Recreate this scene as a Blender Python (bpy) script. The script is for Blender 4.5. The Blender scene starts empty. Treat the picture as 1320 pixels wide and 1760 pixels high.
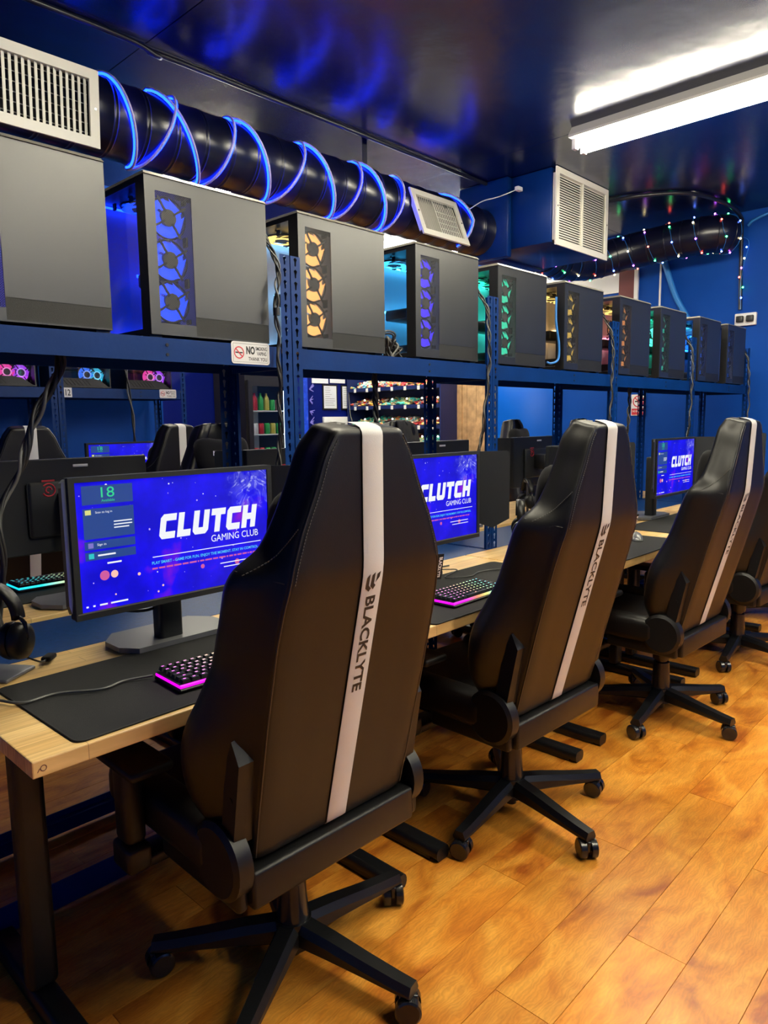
import bpy, bmesh, math, random
from mathutils import Vector, Matrix, Euler
random.seed(7)
R = math.radians
PI = math.pi
C = bpy.context.scene.collection
sc = bpy.context.scene

# ------------------------------------------------------------------ camera, world, exposure
cam_d = bpy.data.cameras.new('camera')
cam_d.sensor_fit = 'VERTICAL'
cam_d.sensor_height = 36.0
cam_d.lens = 36.0 * 1220.0 / 1760.0
cam_d.clip_start = 0.02
cam = bpy.data.objects.new('camera', cam_d)
C.objects.link(cam)
_r = Vector((0.68860662, -0.72502048, -0.01289288)).normalized()
_u = Vector((0.10123106, 0.07851051, 0.99176024)).normalized()
_b = _r.cross(_u).normalized()
_u = _b.cross(_r).normalized()
cam.matrix_world = Matrix(((_r.x, _u.x, _b.x, 0), (_r.y, _u.y, _b.y, 0), (_r.z, _u.z, _b.z, 1.35), (0, 0, 0, 1)))
sc.camera = cam
w = bpy.data.worlds.new('world')
sc.world = w
w.use_nodes = True
w.node_tree.nodes['Background'].inputs[0].default_value = (0.03, 0.07, 0.30, 1)
w.node_tree.nodes['Background'].inputs[1].default_value = 0.05
sc.view_settings.view_transform = 'Standard'
sc.view_settings.look = 'None'
sc.view_settings.exposure = 0.0
sc.view_settings.gamma = 1.0
sc.view_settings.use_curve_mapping = False
TUBE_STRENGTH = 95.0

# ------------------------------------------------------------------ materials
MATS = {}
def nodes_of(name):
    m = bpy.data.materials.new(name)
    m.use_nodes = True
    nt = m.node_tree
    return m, nt, nt.nodes['Principled BSDF']
def mat(name, col, rough=0.5, metal=0.0, spec=0.5, bump=0.0, bscale=200.0, var=0.0, vscale=6.0, coat=0.0, sheen=0.0):
    m, nt, b = nodes_of(name)
    b.inputs['Base Color'].default_value = (*col, 1)
    b.inputs['Roughness'].default_value = rough
    b.inputs['Metallic'].default_value = metal
    b.inputs['Specular IOR Level'].default_value = spec
    b.inputs['Coat Weight'].default_value = coat
    b.inputs['Sheen Weight'].default_value = sheen
    if bump or var:
        tc = nt.nodes.new('ShaderNodeTexCoord')
    if var:
        n = nt.nodes.new('ShaderNodeTexNoise'); n.inputs['Scale'].default_value = vscale; n.inputs['Detail'].default_value = 6
        nt.links.new(tc.outputs['Object'], n.inputs['Vector'])
        rmp = nt.nodes.new('ShaderNodeValToRGB')
        a = [max(0, c * (1 - var)) for c in col]; z = [c * (1 + var) for c in col]
        rmp.color_ramp.elements[0].color = (*a, 1); rmp.color_ramp.elements[1].color = (*z, 1)
        rmp.color_ramp.elements[0].position = 0.3; rmp.color_ramp.elements[1].position = 0.7
        nt.links.new(n.outputs['Fac'], rmp.inputs['Fac']); nt.links.new(rmp.outputs['Color'], b.inputs['Base Color'])
    if bump:
        n2 = nt.nodes.new('ShaderNodeTexNoise'); n2.inputs['Scale'].default_value = bscale; n2.inputs['Detail'].default_value = 3
        nt.links.new(tc.outputs['Object'], n2.inputs['Vector'])
        bp = nt.nodes.new('ShaderNodeBump'); bp.inputs['Strength'].default_value = bump; bp.inputs['Distance'].default_value = 0.002
        nt.links.new(n2.outputs['Fac'], bp.inputs['Height']); nt.links.new(bp.outputs['Normal'], b.inputs['Normal'])
    MATS[name] = m
    return m
def emit(name, col, strength, base=(0.02, 0.02, 0.02)):
    m, nt, b = nodes_of(name)
    b.inputs['Base Color'].default_value = (*base, 1)
    b.inputs['Emission Color'].default_value = (*col, 1)
    b.inputs['Emission Strength'].default_value = strength
    b.inputs['Roughness'].default_value = 0.4
    MATS[name] = m
    return m
def emit_objcol(name, strength):
    m, nt, b = nodes_of(name)
    oi = nt.nodes.new('ShaderNodeObjectInfo')
    b.inputs['Base Color'].default_value = (0.05, 0.05, 0.05, 1)
    nt.links.new(oi.outputs['Color'], b.inputs['Emission Color'])
    b.inputs['Emission Strength'].default_value = strength
    b.inputs['Roughness'].default_value = 0.4
    MATS[name] = m
    return m

mat('leather', (0.0034, 0.0034, 0.0038), 0.42, spec=0.38, bump=0.10, bscale=420)
mat('stripe', (0.62, 0.62, 0.60), 0.45, bump=0.15, bscale=500)
mat('ink', (0.012, 0.012, 0.013), 0.5)
mat('velour', (0.007, 0.007, 0.008), 0.95, sheen=0.08, spec=0.2)
mat('print_white', (0.8, 0.8, 0.8), 0.5)
mat('plastic', (0.0055, 0.0055, 0.006), 0.40, spec=0.35, bump=0.12, bscale=900)
mat('plastic_gloss', (0.012, 0.012, 0.013), 0.22)
mat('frame_black', (0.0055, 0.006, 0.007), 0.36, spec=0.38, bump=0.08, bscale=700)
mat('chrome', (0.55, 0.55, 0.55), 0.25, 1.0)
mat('monitor_grey', (0.017, 0.019, 0.021), 0.45, spec=0.35)
mat('duct_blue', (0.0003, 0.018, 0.125), 0.4, spec=0.25, bump=0.15, bscale=20)
mat('stand_grey', (0.15, 0.155, 0.17), 0.4, metal=0.3)
mat('mat_cloth', (0.017, 0.0175, 0.018), 0.9, spec=0.25, bump=0.4, bscale=900)
mat('mat_edge', (0.006, 0.006, 0.006), 0.8)
mat('key', (0.010, 0.010, 0.012), 0.45)
mat('rack_blue', (0.0003, 0.026, 0.145), 0.42, spec=0.2, bump=0.2, bscale=60, var=0.12, vscale=5)
mat('board_blue', (0.002, 0.036, 0.150), 0.45, spec=0.4, bump=0.35, bscale=260, var=0.2, vscale=60)
mat('chipboard', (0.20, 0.10, 0.05), 0.7, bump=0.3, bscale=300, var=0.4, vscale=90)
mat('wall_blue', (0.0003, 0.052, 0.330), 0.5, spec=0.15, bump=0.3, bscale=45, var=0.1, vscale=2)
mat('wall_navy', (0.0006, 0.006, 0.135), 0.45, spec=0.2, bump=0.3, bscale=45)
mat('door_blue', (0.0004, 0.088, 0.52), 0.4, spec=0.2, bump=0.1, bscale=30)
mat('duct', (0.0025, 0.004, 0.020), 0.28, metal=0.0, spec=0.5, bump=0.15, bscale=8)
mat('grille', (0.72, 0.70, 0.63), 0.45)
mat('grille_dark', (0.02, 0.02, 0.022), 0.7)
mat('fixture', (0.62, 0.60, 0.55), 0.45)
mat('conduit', (0.012, 0.014, 0.025), 0.35)
mat('panel_grey', (0.012, 0.0135, 0.013), 0.36, spec=0.85, bump=0.08, bscale=1200)
mat('case_black', (0.008, 0.008, 0.009), 0.35)
mat('case_inner', (0.62, 0.62, 0.64), 0.5)
mat('case_trim', (0.20, 0.19, 0.165), 0.35, metal=0.4)  # cream tone paints lamp light on the tower tops; shared with monitor chin lines
mat('paper', (0.72, 0.76, 0.84), 0.7)
mat('sign_white', (0.78, 0.78, 0.78), 0.45)
mat('sign_red', (0.62, 0.03, 0.05), 0.5)
mat('sign_ink', (0.02, 0.02, 0.02), 0.5)
mat('wood_pale', (0.46, 0.30, 0.16), 0.55, var=0.3, vscale=12)
mat('metal_dark', (0.03, 0.03, 0.035), 0.4, 0.6)
mat('cable', (0.014, 0.014, 0.015), 0.45)
mat('cable_grey', (0.10, 0.10, 0.095), 0.45)
mat('cable_blue', (0.02, 0.20, 0.62), 0.5)
mat('white_plastic', (0.72, 0.73, 0.75), 0.4)
mat('maroon', (0.13, 0.03, 0.035), 0.6)
mat('jacket', (0.018, 0.018, 0.02), 0.95)
mat('logo_red', (0.55, 0.02, 0.04), 0.5)
mat('shelf_navy', (0.004, 0.014, 0.10), 0.45)
mat('fridge_black', (0.006, 0.006, 0.009), 0.4)
emit('tube', (1.0, 0.93, 0.72), TUBE_STRENGTH)
emit('neon', (0.002, 0.016, 1.0), 32.0)
mat('sleeve', (0.55, 0.52, 0.75), 0.4)
emit('lit_white', (0.92, 0.95, 1.0), 0.95)
emit('lit_cyan', (0.08, 0.62, 0.95), 0.9)
emit('lit_pink', (0.75, 0.12, 0.42), 0.8)
emit('lit_green', (0.02, 0.72, 0.30), 0.9)
emit('lit_panel', (0.004, 0.055, 0.30), 0.85)
emit('lit_panel_line', (0.003, 0.035, 0.20), 0.85)
emit('lit_yellow', (0.75, 0.75, 0.25), 0.9)
emit('lit_lilac', (0.22, 0.18, 0.62), 0.9)
emit('lit_teal', (0.01, 0.62, 0.62), 0.9)
emit('lit_peach', (1.0, 0.55, 0.45), 1.0)
emit('lit_purple', (0.30, 0.03, 0.62), 0.9)
emit('shelf_led', (1.0, 0.95, 0.8), 8.0)
emit('fridge_led', (0.85, 0.95, 1.0), 6.0)
emit_objcol('fan_glow', 2.8)
emit_objcol('strip_glow', 20.0)
emit_objcol('bulb_glow', 20.0)
emit_objcol('legend_glow', 2.6)

def tex_floor():
    m, nt, b = nodes_of('plank_wood')
    N = nt.nodes.new; L = nt.links.new
    tc = N('ShaderNodeTexCoord'); oi = N('ShaderNodeObjectInfo')
    off = N('ShaderNodeVectorMath'); off.operation = 'SCALE'; off.inputs[0].default_value = (37.0, 19.0, 11.0)
    L(oi.outputs['Random'], off.inputs['Scale'])
    add = N('ShaderNodeVectorMath'); L(tc.outputs['Object'], add.inputs[0]); L(off.outputs[0], add.inputs[1])
    mp = N('ShaderNodeMapping'); mp.inputs['Scale'].default_value = (1.2, 2.2, 1.0); L(add.outputs[0], mp.inputs['Vector'])
    big = N('ShaderNodeTexNoise'); big.inputs['Scale'].default_value = 3.4; big.inputs['Detail'].default_value = 7; big.inputs['Distortion'].default_value = 1.1
    L(mp.outputs[0], big.inputs['Vector'])
    wv = N('ShaderNodeTexWave'); wv.bands_direction = 'Y'; wv.inputs['Scale'].default_value = 16.0; wv.inputs['Distortion'].default_value = 18.0
    wv.inputs['Detail'].default_value = 3; wv.inputs['Detail Scale'].default_value = 0.9
    L(mp.outputs[0], wv.inputs['Vector'])
    fib = N('ShaderNodeTexNoise'); fib.inputs['Scale'].default_value = 30; fib.inputs['Detail'].default_value = 4
    mp2 = N('ShaderNodeMapping'); mp2.inputs['Scale'].default_value = (0.35, 3.0, 1.0); L(add.outputs[0], mp2.inputs['Vector']); L(mp2.outputs[0], fib.inputs['Vector'])
    rmp = N('ShaderNodeValToRGB'); e = rmp.color_ramp.elements
    e[0].position = 0.30; e[0].color = (0.36, 0.085, 0.006, 1); e[1].position = 0.70; e[1].color = (0.86, 0.400, 0.060, 1)
    x = e.new(0.46); x.color = (0.66, 0.240, 0.024, 1)
    L(big.outputs['Fac'], rmp.inputs['Fac'])
    mx = N('ShaderNodeMix'); mx.data_type = 'RGBA'; mx.blend_type = 'MULTIPLY'; mx.inputs['Factor'].default_value = 0.22
    r2 = N('ShaderNodeValToRGB'); r2.color_ramp.elements[0].color = (0.45, 0.36, 0.28, 1); r2.color_ramp.elements[1].color = (1.1, 1.05, 1, 1)
    L(wv.outputs['Fac'], r2.inputs['Fac']); L(rmp.outputs['Color'], mx.inputs['A']); L(r2.outputs['Color'], mx.inputs['B'])
    mx2 = N('ShaderNodeMix'); mx2.data_type = 'RGBA'; mx2.blend_type = 'MULTIPLY'; mx2.inputs['Factor'].default_value = 0.30
    r3 = N('ShaderNodeValToRGB'); r3.color_ramp.elements[0].position = 0.35; r3.color_ramp.elements[0].color = (0.5, 0.42, 0.35, 1); r3.color_ramp.elements[1].position = 0.6
    L(fib.outputs['Fac'], r3.inputs['Fac']); L(mx.outputs['Result'], mx2.inputs['A']); L(r3.outputs['Color'], mx2.inputs['B'])
    hv = N('ShaderNodeHueSaturation'); mr = N('ShaderNodeMapRange'); mr.inputs['To Min'].default_value = 0.82; mr.inputs['To Max'].default_value = 1.14
    L(oi.outputs['Random'], mr.inputs['Value']); L(mr.outputs[0], hv.inputs['Value']); L(mx2.outputs['Result'], hv.inputs['Color'])
    L(hv.outputs['Color'], b.inputs['Base Color'])
    b.inputs['Roughness'].default_value = 0.36
    bp = N('ShaderNodeBump'); bp.inputs['Strength'].default_value = 0.25; bp.inputs['Distance'].default_value = 0.002
    L(fib.outputs['Fac'], bp.inputs['Height']); L(bp.outputs['Normal'], b.inputs['Normal'])
    MATS['plank_wood'] = m
tex_floor()

def tex_desk():
    m, nt, b = nodes_of('butcher_block')
    N = nt.nodes.new; L = nt.links.new
    tc = N('ShaderNodeTexCoord')
    br = N('ShaderNodeTexBrick'); br.inputs['Scale'].default_value = 1.0
    br.inputs['Color1'].default_value = (0.74, 0.46, 0.165, 1); br.inputs['Color2'].default_value = (0.90, 0.64, 0.28, 1)
    br.inputs['Mortar'].default_value = (0.46, 0.28, 0.12, 1); br.inputs['Mortar Size'].default_value = 0.0008
    br.inputs['Brick Width'].default_value = 0.42; br.inputs['Row Height'].default_value = 0.045
    L(tc.outputs['Object'], br.inputs['Vector'])
    mp = N('ShaderNodeMapping'); mp.inputs['Scale'].default_value = (3, 60, 20); L(tc.outputs['Object'], mp.inputs['Vector'])
    n = N('ShaderNodeTexNoise'); n.inputs['Scale'].default_value = 1.5; n.inputs['Detail'].default_value = 6; n.inputs['Distortion'].default_value = 0.6
    L(mp.outputs[0], n.inputs['Vector'])
    r3 = N('ShaderNodeValToRGB'); r3.color_ramp.elements[0].position = 0.3; r3.color_ramp.elements[0].color = (0.55, 0.45, 0.34, 1); r3.color_ramp.elements[1].position = 0.6
    L(n.outputs['Fac'], r3.inputs['Fac'])
    mx = N('ShaderNodeMix'); mx.data_type = 'RGBA'; mx.blend_type = 'MULTIPLY'; mx.inputs['Factor'].default_value = 0.55
    L(br.outputs['Color'], mx.inputs['A']); L(r3.outputs['Color'], mx.inputs['B']); L(mx.outputs['Result'], b.inputs['Base Color'])
    b.inputs['Roughness'].default_value = 0.38
    MATS['butcher_block'] = m
tex_desk()

def tex_ceiling():
    m, nt, b = nodes_of('ceiling_gloss')
    N = nt.nodes.new; L = nt.links.new
    tc = N('ShaderNodeTexCoord')
    n = N('ShaderNodeTexNoise'); n.inputs['Scale'].default_value = 7; n.inputs['Detail'].default_value = 7; L(tc.outputs['Object'], n.inputs['Vector'])
    n2 = N('ShaderNodeTexNoise'); n2.inputs['Scale'].default_value = 1.3; n2.inputs['Detail'].default_value = 3; L(tc.outputs['Object'], n2.inputs['Vector'])
    ad = N('ShaderNodeMath'); ad.operation = 'MULTIPLY_ADD'; ad.inputs[1].default_value = 5.0; L(n2.outputs['Fac'], ad.inputs[0]); L(n.outputs['Fac'], ad.inputs[2])
    bp = N('ShaderNodeBump'); bp.inputs['Strength'].default_value = 0.35; bp.inputs['Distance'].default_value = 0.006
    L(ad.outputs[0], bp.inputs['Height']); L(bp.outputs['Normal'], b.inputs['Normal'])
    b.inputs['Base Color'].default_value = (0.0014, 0.006, 0.060, 1)
    b.inputs['Roughness'].default_value = 0.24
    b.inputs['Specular IOR Level'].default_value = 0.6
    MATS['ceiling_gloss'] = m
tex_ceiling()

def tex_perforated(name, opening, pitch):
    m, nt, b = nodes_of(name)
    N = nt.nodes.new; L = nt.links.new
    b.inputs['Base Color'].default_value = (0.022, 0.023, 0.025, 1); b.inputs['Roughness'].default_value = 0.5
    tc = N('ShaderNodeTexCoord'); mp = N('ShaderNodeMapping'); mp.inputs['Scale'].default_value = (1 / pitch, 1 / pitch, 1 / pitch); mp.inputs['Rotation'].default_value = (0, R(45), 0)
    L(tc.outputs['Object'], mp.inputs['Vector'])
    sp = N('ShaderNodeSeparateXYZ'); L(mp.outputs[0], sp.inputs[0])
    outs = []
    for ax in ('X', 'Z'):
        f = N('ShaderNodeMath'); f.operation = 'FRACT'; L(sp.outputs[ax], f.inputs[0])
        s = N('ShaderNodeMath'); s.operation = 'LESS_THAN'; s.inputs[1].default_value = opening; L(f.outputs[0], s.inputs[0]); outs.append(s)
    mu = N('ShaderNodeMath'); mu.operation = 'MULTIPLY'; L(outs[0].outputs[0], mu.inputs[0]); L(outs[1].outputs[0], mu.inputs[1])
    tr = N('ShaderNodeBsdfTransparent'); ms = N('ShaderNodeMixShader')
    L(mu.outputs[0], ms.inputs[0]); L(b.outputs[0], ms.inputs[1]); L(tr.outputs[0], ms.inputs[2])
    L(ms.outputs[0], nt.nodes['Material Output'].inputs['Surface'])
    MATS[name] = m
tex_perforated('perforated', 0.80, 0.0042)

def tex_glass(name, tint, refl=1.0):
    m, nt, b = nodes_of(name)
    N = nt.nodes.new; L = nt.links.new
    tr = N('ShaderNodeBsdfTransparent'); tr.inputs['Color'].default_value = (*tint, 1)
    gl = N('ShaderNodeBsdfGlossy'); gl.inputs['Roughness'].default_value = 0.03
    lw = N('ShaderNodeLayerWeight'); lw.inputs['Blend'].default_value = 0.5
    pw = N('ShaderNodeMath'); pw.operation = 'POWER'; pw.inputs[1].default_value = 5.0; L(lw.outputs['Facing'], pw.inputs[0])
    fr = N('ShaderNodeMath'); fr.operation = 'MULTIPLY_ADD'; fr.inputs[1].default_value = 0.9; fr.inputs[2].default_value = 0.035; L(pw.outputs[0], fr.inputs[0])
    ms = N('ShaderNodeMixShader'); L(fr.outputs[0], ms.inputs[0]); L(tr.outputs[0], ms.inputs[1]); L(gl.outputs[0], ms.inputs[2])
    L(ms.outputs[0], nt.nodes['Material Output'].inputs['Surface'])
    MATS[name] = m
tex_glass('glass', (0.78, 0.80, 0.84))
tex_glass('fridge_glass', (0.85, 0.88, 0.9))

def tex_screen():
    # the club wallpaper: deep blue with violet clouds, bright specks and pale smoke in one corner (flat picture on a screen)
    m, nt, b = nodes_of('screen_picture')
    N = nt.nodes.new; L = nt.links.new
    tc = N('ShaderNodeTexCoord')
    n = N('ShaderNodeTexNoise'); n.inputs['Scale'].default_value = 9; n.inputs['Detail'].default_value = 4; L(tc.outputs['Object'], n.inputs['Vector'])
    r = N('ShaderNodeValToRGB'); e = r.color_ramp.elements
    e[0].position = 0.40; e[0].color = (0.001, 0.0, 0.62, 1); e[1].position = 0.80; e[1].color = (0.30, 0.006, 0.60, 1)
    x = e.new(0.60); x.color = (0.006, 0.001, 0.90, 1)
    L(n.outputs['Fac'], r.inputs['Fac'])
    v = N('ShaderNodeTexVoronoi'); v.inputs['Scale'].default_value = 46; v.inputs['Randomness'].default_value = 1.0; L(tc.outputs['Object'], v.inputs['Vector'])
    n3 = N('ShaderNodeTexNoise'); n3.inputs['Scale'].default_value = 30; L(tc.outputs['Object'], n3.inputs['Vector'])
    th = N('ShaderNodeMapRange'); th.inputs['From Min'].default_value = 0.45; th.inputs['From Max'].default_value = 0.75; th.inputs['To Min'].default_value = 0.0; th.inputs['To Max'].default_value = 0.17
    L(n3.outputs['Fac'], th.inputs['Value'])
    lt = N('ShaderNodeMath'); lt.operation = 'LESS_THAN'; L(v.outputs['Distance'], lt.inputs[0]); L(th.outputs[0], lt.inputs[1])
    mx = N('ShaderNodeMix'); mx.data_type = 'RGBA'; L(lt.outputs[0], mx.inputs['Factor']); L(r.outputs['Color'], mx.inputs['A']); mx.inputs['B'].default_value = (0.55, 0.42, 1.0, 1)
    # smoke
    sp = N('ShaderNodeSeparateXYZ'); L(tc.outputs['Object'], sp.inputs[0])
    wv = N('ShaderNodeTexNoise'); wv.inputs['Scale'].default_value = 13; wv.inputs['Detail'].default_value = 1.5; wv.inputs['Distortion'].default_value = 5.0; L(tc.outputs['Object'], wv.inputs['Vector'])
    sub = N('ShaderNodeMath'); sub.operation = 'SUBTRACT'; L(wv.outputs['Fac'], sub.inputs[0]); sub.inputs[1].default_value = 0.5
    ab = N('ShaderNodeMath'); ab.operation = 'ABSOLUTE'; L(sub.outputs[0], ab.inputs[0])
    ln = N('ShaderNodeMapRange'); ln.inputs['From Min'].default_value = 0.0; ln.inputs['From Max'].default_value = 0.04; ln.inputs['To Min'].default_value = 1.0; ln.inputs['To Max'].default_value = 0.0
    L(ab.outputs[0], ln.inputs['Value'])
    # distance from the upper right corner region
    ds = N('ShaderNodeVectorMath'); ds.operation = 'DISTANCE'; L(tc.outputs['Object'], ds.inputs[0]); ds.inputs[1].default_value = (0.225, 0.0, 0.125)
    mk = N('ShaderNodeMapRange'); mk.inputs['From Min'].default_value = 0.035; mk.inputs['From Max'].default_value = 0.095; mk.inputs['To Min'].default_value = 1.0; mk.inputs['To Max'].default_value = 0.0
    L(ds.outputs['Value'], mk.inputs['Value'])
    ad = N('ShaderNodeMath'); ad.operation = 'MULTIPLY_ADD'; ad.inputs[1].default_value = 0.72; ad.inputs[2].default_value = 0.10; L(ln.outputs[0], ad.inputs[0])
    n4 = N('ShaderNodeTexNoise'); n4.inputs['Scale'].default_value = 26; n4.inputs['Distortion'].default_value = 1.5; L(tc.outputs['Object'], n4.inputs['Vector'])
    m4 = N('ShaderNodeMapRange'); m4.inputs['From Min'].default_value = 0.42; m4.inputs['From Max'].default_value = 0.62; L(n4.outputs['Fac'], m4.inputs['Value'])
    m5 = N('ShaderNodeMath'); m5.operation = 'MULTIPLY'; L(mk.outputs[0], m5.inputs[0]); L(m4.outputs[0], m5.inputs[1])
    mm = N('ShaderNodeMath'); mm.operation = 'MULTIPLY'; L(ad.outputs[0], mm.inputs[0]); L(m5.outputs[0], mm.inputs[1])
    mx2 = N('ShaderNodeMix'); mx2.data_type = 'RGBA'; L(mm.outputs[0], mx2.inputs['Factor']); L(mx.outputs['Result'], mx2.inputs['A']); mx2.inputs['B'].default_value = (0.62, 0.66, 1.0, 1)
    b.inputs['Base Color'].default_value = (0.004, 0.004, 0.005, 1); b.inputs['Roughness'].default_value = 0.35
    L(mx2.outputs['Result'], b.inputs['Emission Color']); b.inputs['Emission Strength'].default_value = 1.0
    MATS['screen_picture'] = m
tex_screen()

def tex_ramp_x(name, strength, x0, x1):
    # rainbow light of a keyboard, magenta at one end to cyan at the other
    m, nt, b = nodes_of(name)
    N = nt.nodes.new; L = nt.links.new
    tc = N('ShaderNodeTexCoord'); sp = N('ShaderNodeSeparateXYZ'); L(tc.outputs['Object'], sp.inputs[0])
    mr = N('ShaderNodeMapRange'); mr.inputs['From Min'].default_value = x0; mr.inputs['From Max'].default_value = x1; L(sp.outputs['X'], mr.inputs['Value'])
    r = N('ShaderNodeValToRGB'); e = r.color_ramp.elements
    e[0].position = 0.0; e[0].color = (0.85, 0.0, 0.85, 1); e[1].position = 1.0; e[1].color = (0.0, 0.45, 0.9, 1)
    for p, c in ((0.26, (0.80, 0.0, 0.70, 1)), (0.45, (0.95, 0.22, 0.12, 1)), (0.64, (0.75, 0.75, 0.20, 1)), (0.80, (0.02, 0.75, 0.75, 1))):
        x = e.new(p); x.color = c
    L(mr.outputs[0], r.inputs['Fac']); L(r.outputs['Color'], b.inputs['Emission Color'])
    b.inputs['Emission Strength'].default_value = strength; b.inputs['Base Color'].default_value = (0.05, 0.05, 0.05, 1)
    MATS[name] = m
tex_ramp_x('key_light', 1.3, -0.16, 0.15)

def tex_candy(name, cols, scale):
    m, nt, b = nodes_of(name)
    N = nt.nodes.new; L = nt.links.new
    tc = N('ShaderNodeTexCoord'); v = N('ShaderNodeTexVoronoi'); v.inputs['Scale'].default_value = scale; L(tc.outputs['Object'], v.inputs['Vector'])
    sp = N('ShaderNodeSeparateColor'); L(v.outputs['Color'], sp.inputs[0])
    r = N('ShaderNodeValToRGB'); r.color_ramp.interpolation = 'CONSTANT'; e = r.color_ramp.elements
    e[0].color = (*cols[0], 1); e[1].color = (*cols[-1], 1); e[1].position = (len(cols) - 1) / len(cols)
    for i, c in enumerate(cols[1:-1], 1):
        x = e.new(i / len(cols)); x.color = (*c, 1)
    L(sp.outputs[0], r.inputs['Fac']); L(r.outputs['Color'], b.inputs['Base Color'])
    b.inputs['Roughness'].default_value = 0.3
    MATS[name] = m
tex_candy('candy_mixed', [(0.7, 0.65, 0.5), (0.1, 0.5, 0.45), (0.75, 0.5, 0.1), (0.6, 0.08, 0.06), (0.25, 0.55, 0.7), (0.8, 0.75, 0.6)], 26)
tex_candy('candy_red', [(0.65, 0.04, 0.05), (0.75, 0.6, 0.5), (0.6, 0.1, 0.08), (0.1, 0.12, 0.2), (0.8, 0.5, 0.1)], 22)
tex_candy('candy_teal', [(0.05, 0.6, 0.45), (0.7, 0.7, 0.3), (0.1, 0.65, 0.6), (0.7, 0.55, 0.3)], 22)

def tex_aquarium():
    m, nt, b = nodes_of('lit_reef')
    N = nt.nodes.new; L = nt.links.new
    tc = N('ShaderNodeTexCoord'); n = N('ShaderNodeTexNoise'); n.inputs['Scale'].default_value = 9; n.inputs['Distortion'].default_value = 2; L(tc.outputs['Object'], n.inputs['Vector'])
    r = N('ShaderNodeValToRGB'); e = r.color_ramp.elements; e[0].position = 0.35; e[0].color = (0.0, 0.04, 0.6, 1); e[1].position = 0.78; e[1].color = (0.25, 0.2, 0.8, 1)
    x = e.new(0.62); x.color = (0.005, 0.09, 0.8, 1)
    L(n.outputs['Fac'], r.inputs['Fac']); L(r.outputs['Color'], b.inputs['Emission Color']); b.inputs['Emission Strength'].default_value = 0.8
    b.inputs['Base Color'].default_value = (0.004, 0.006, 0.03, 1)
    MATS['lit_reef'] = m
tex_aquarium()

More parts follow.
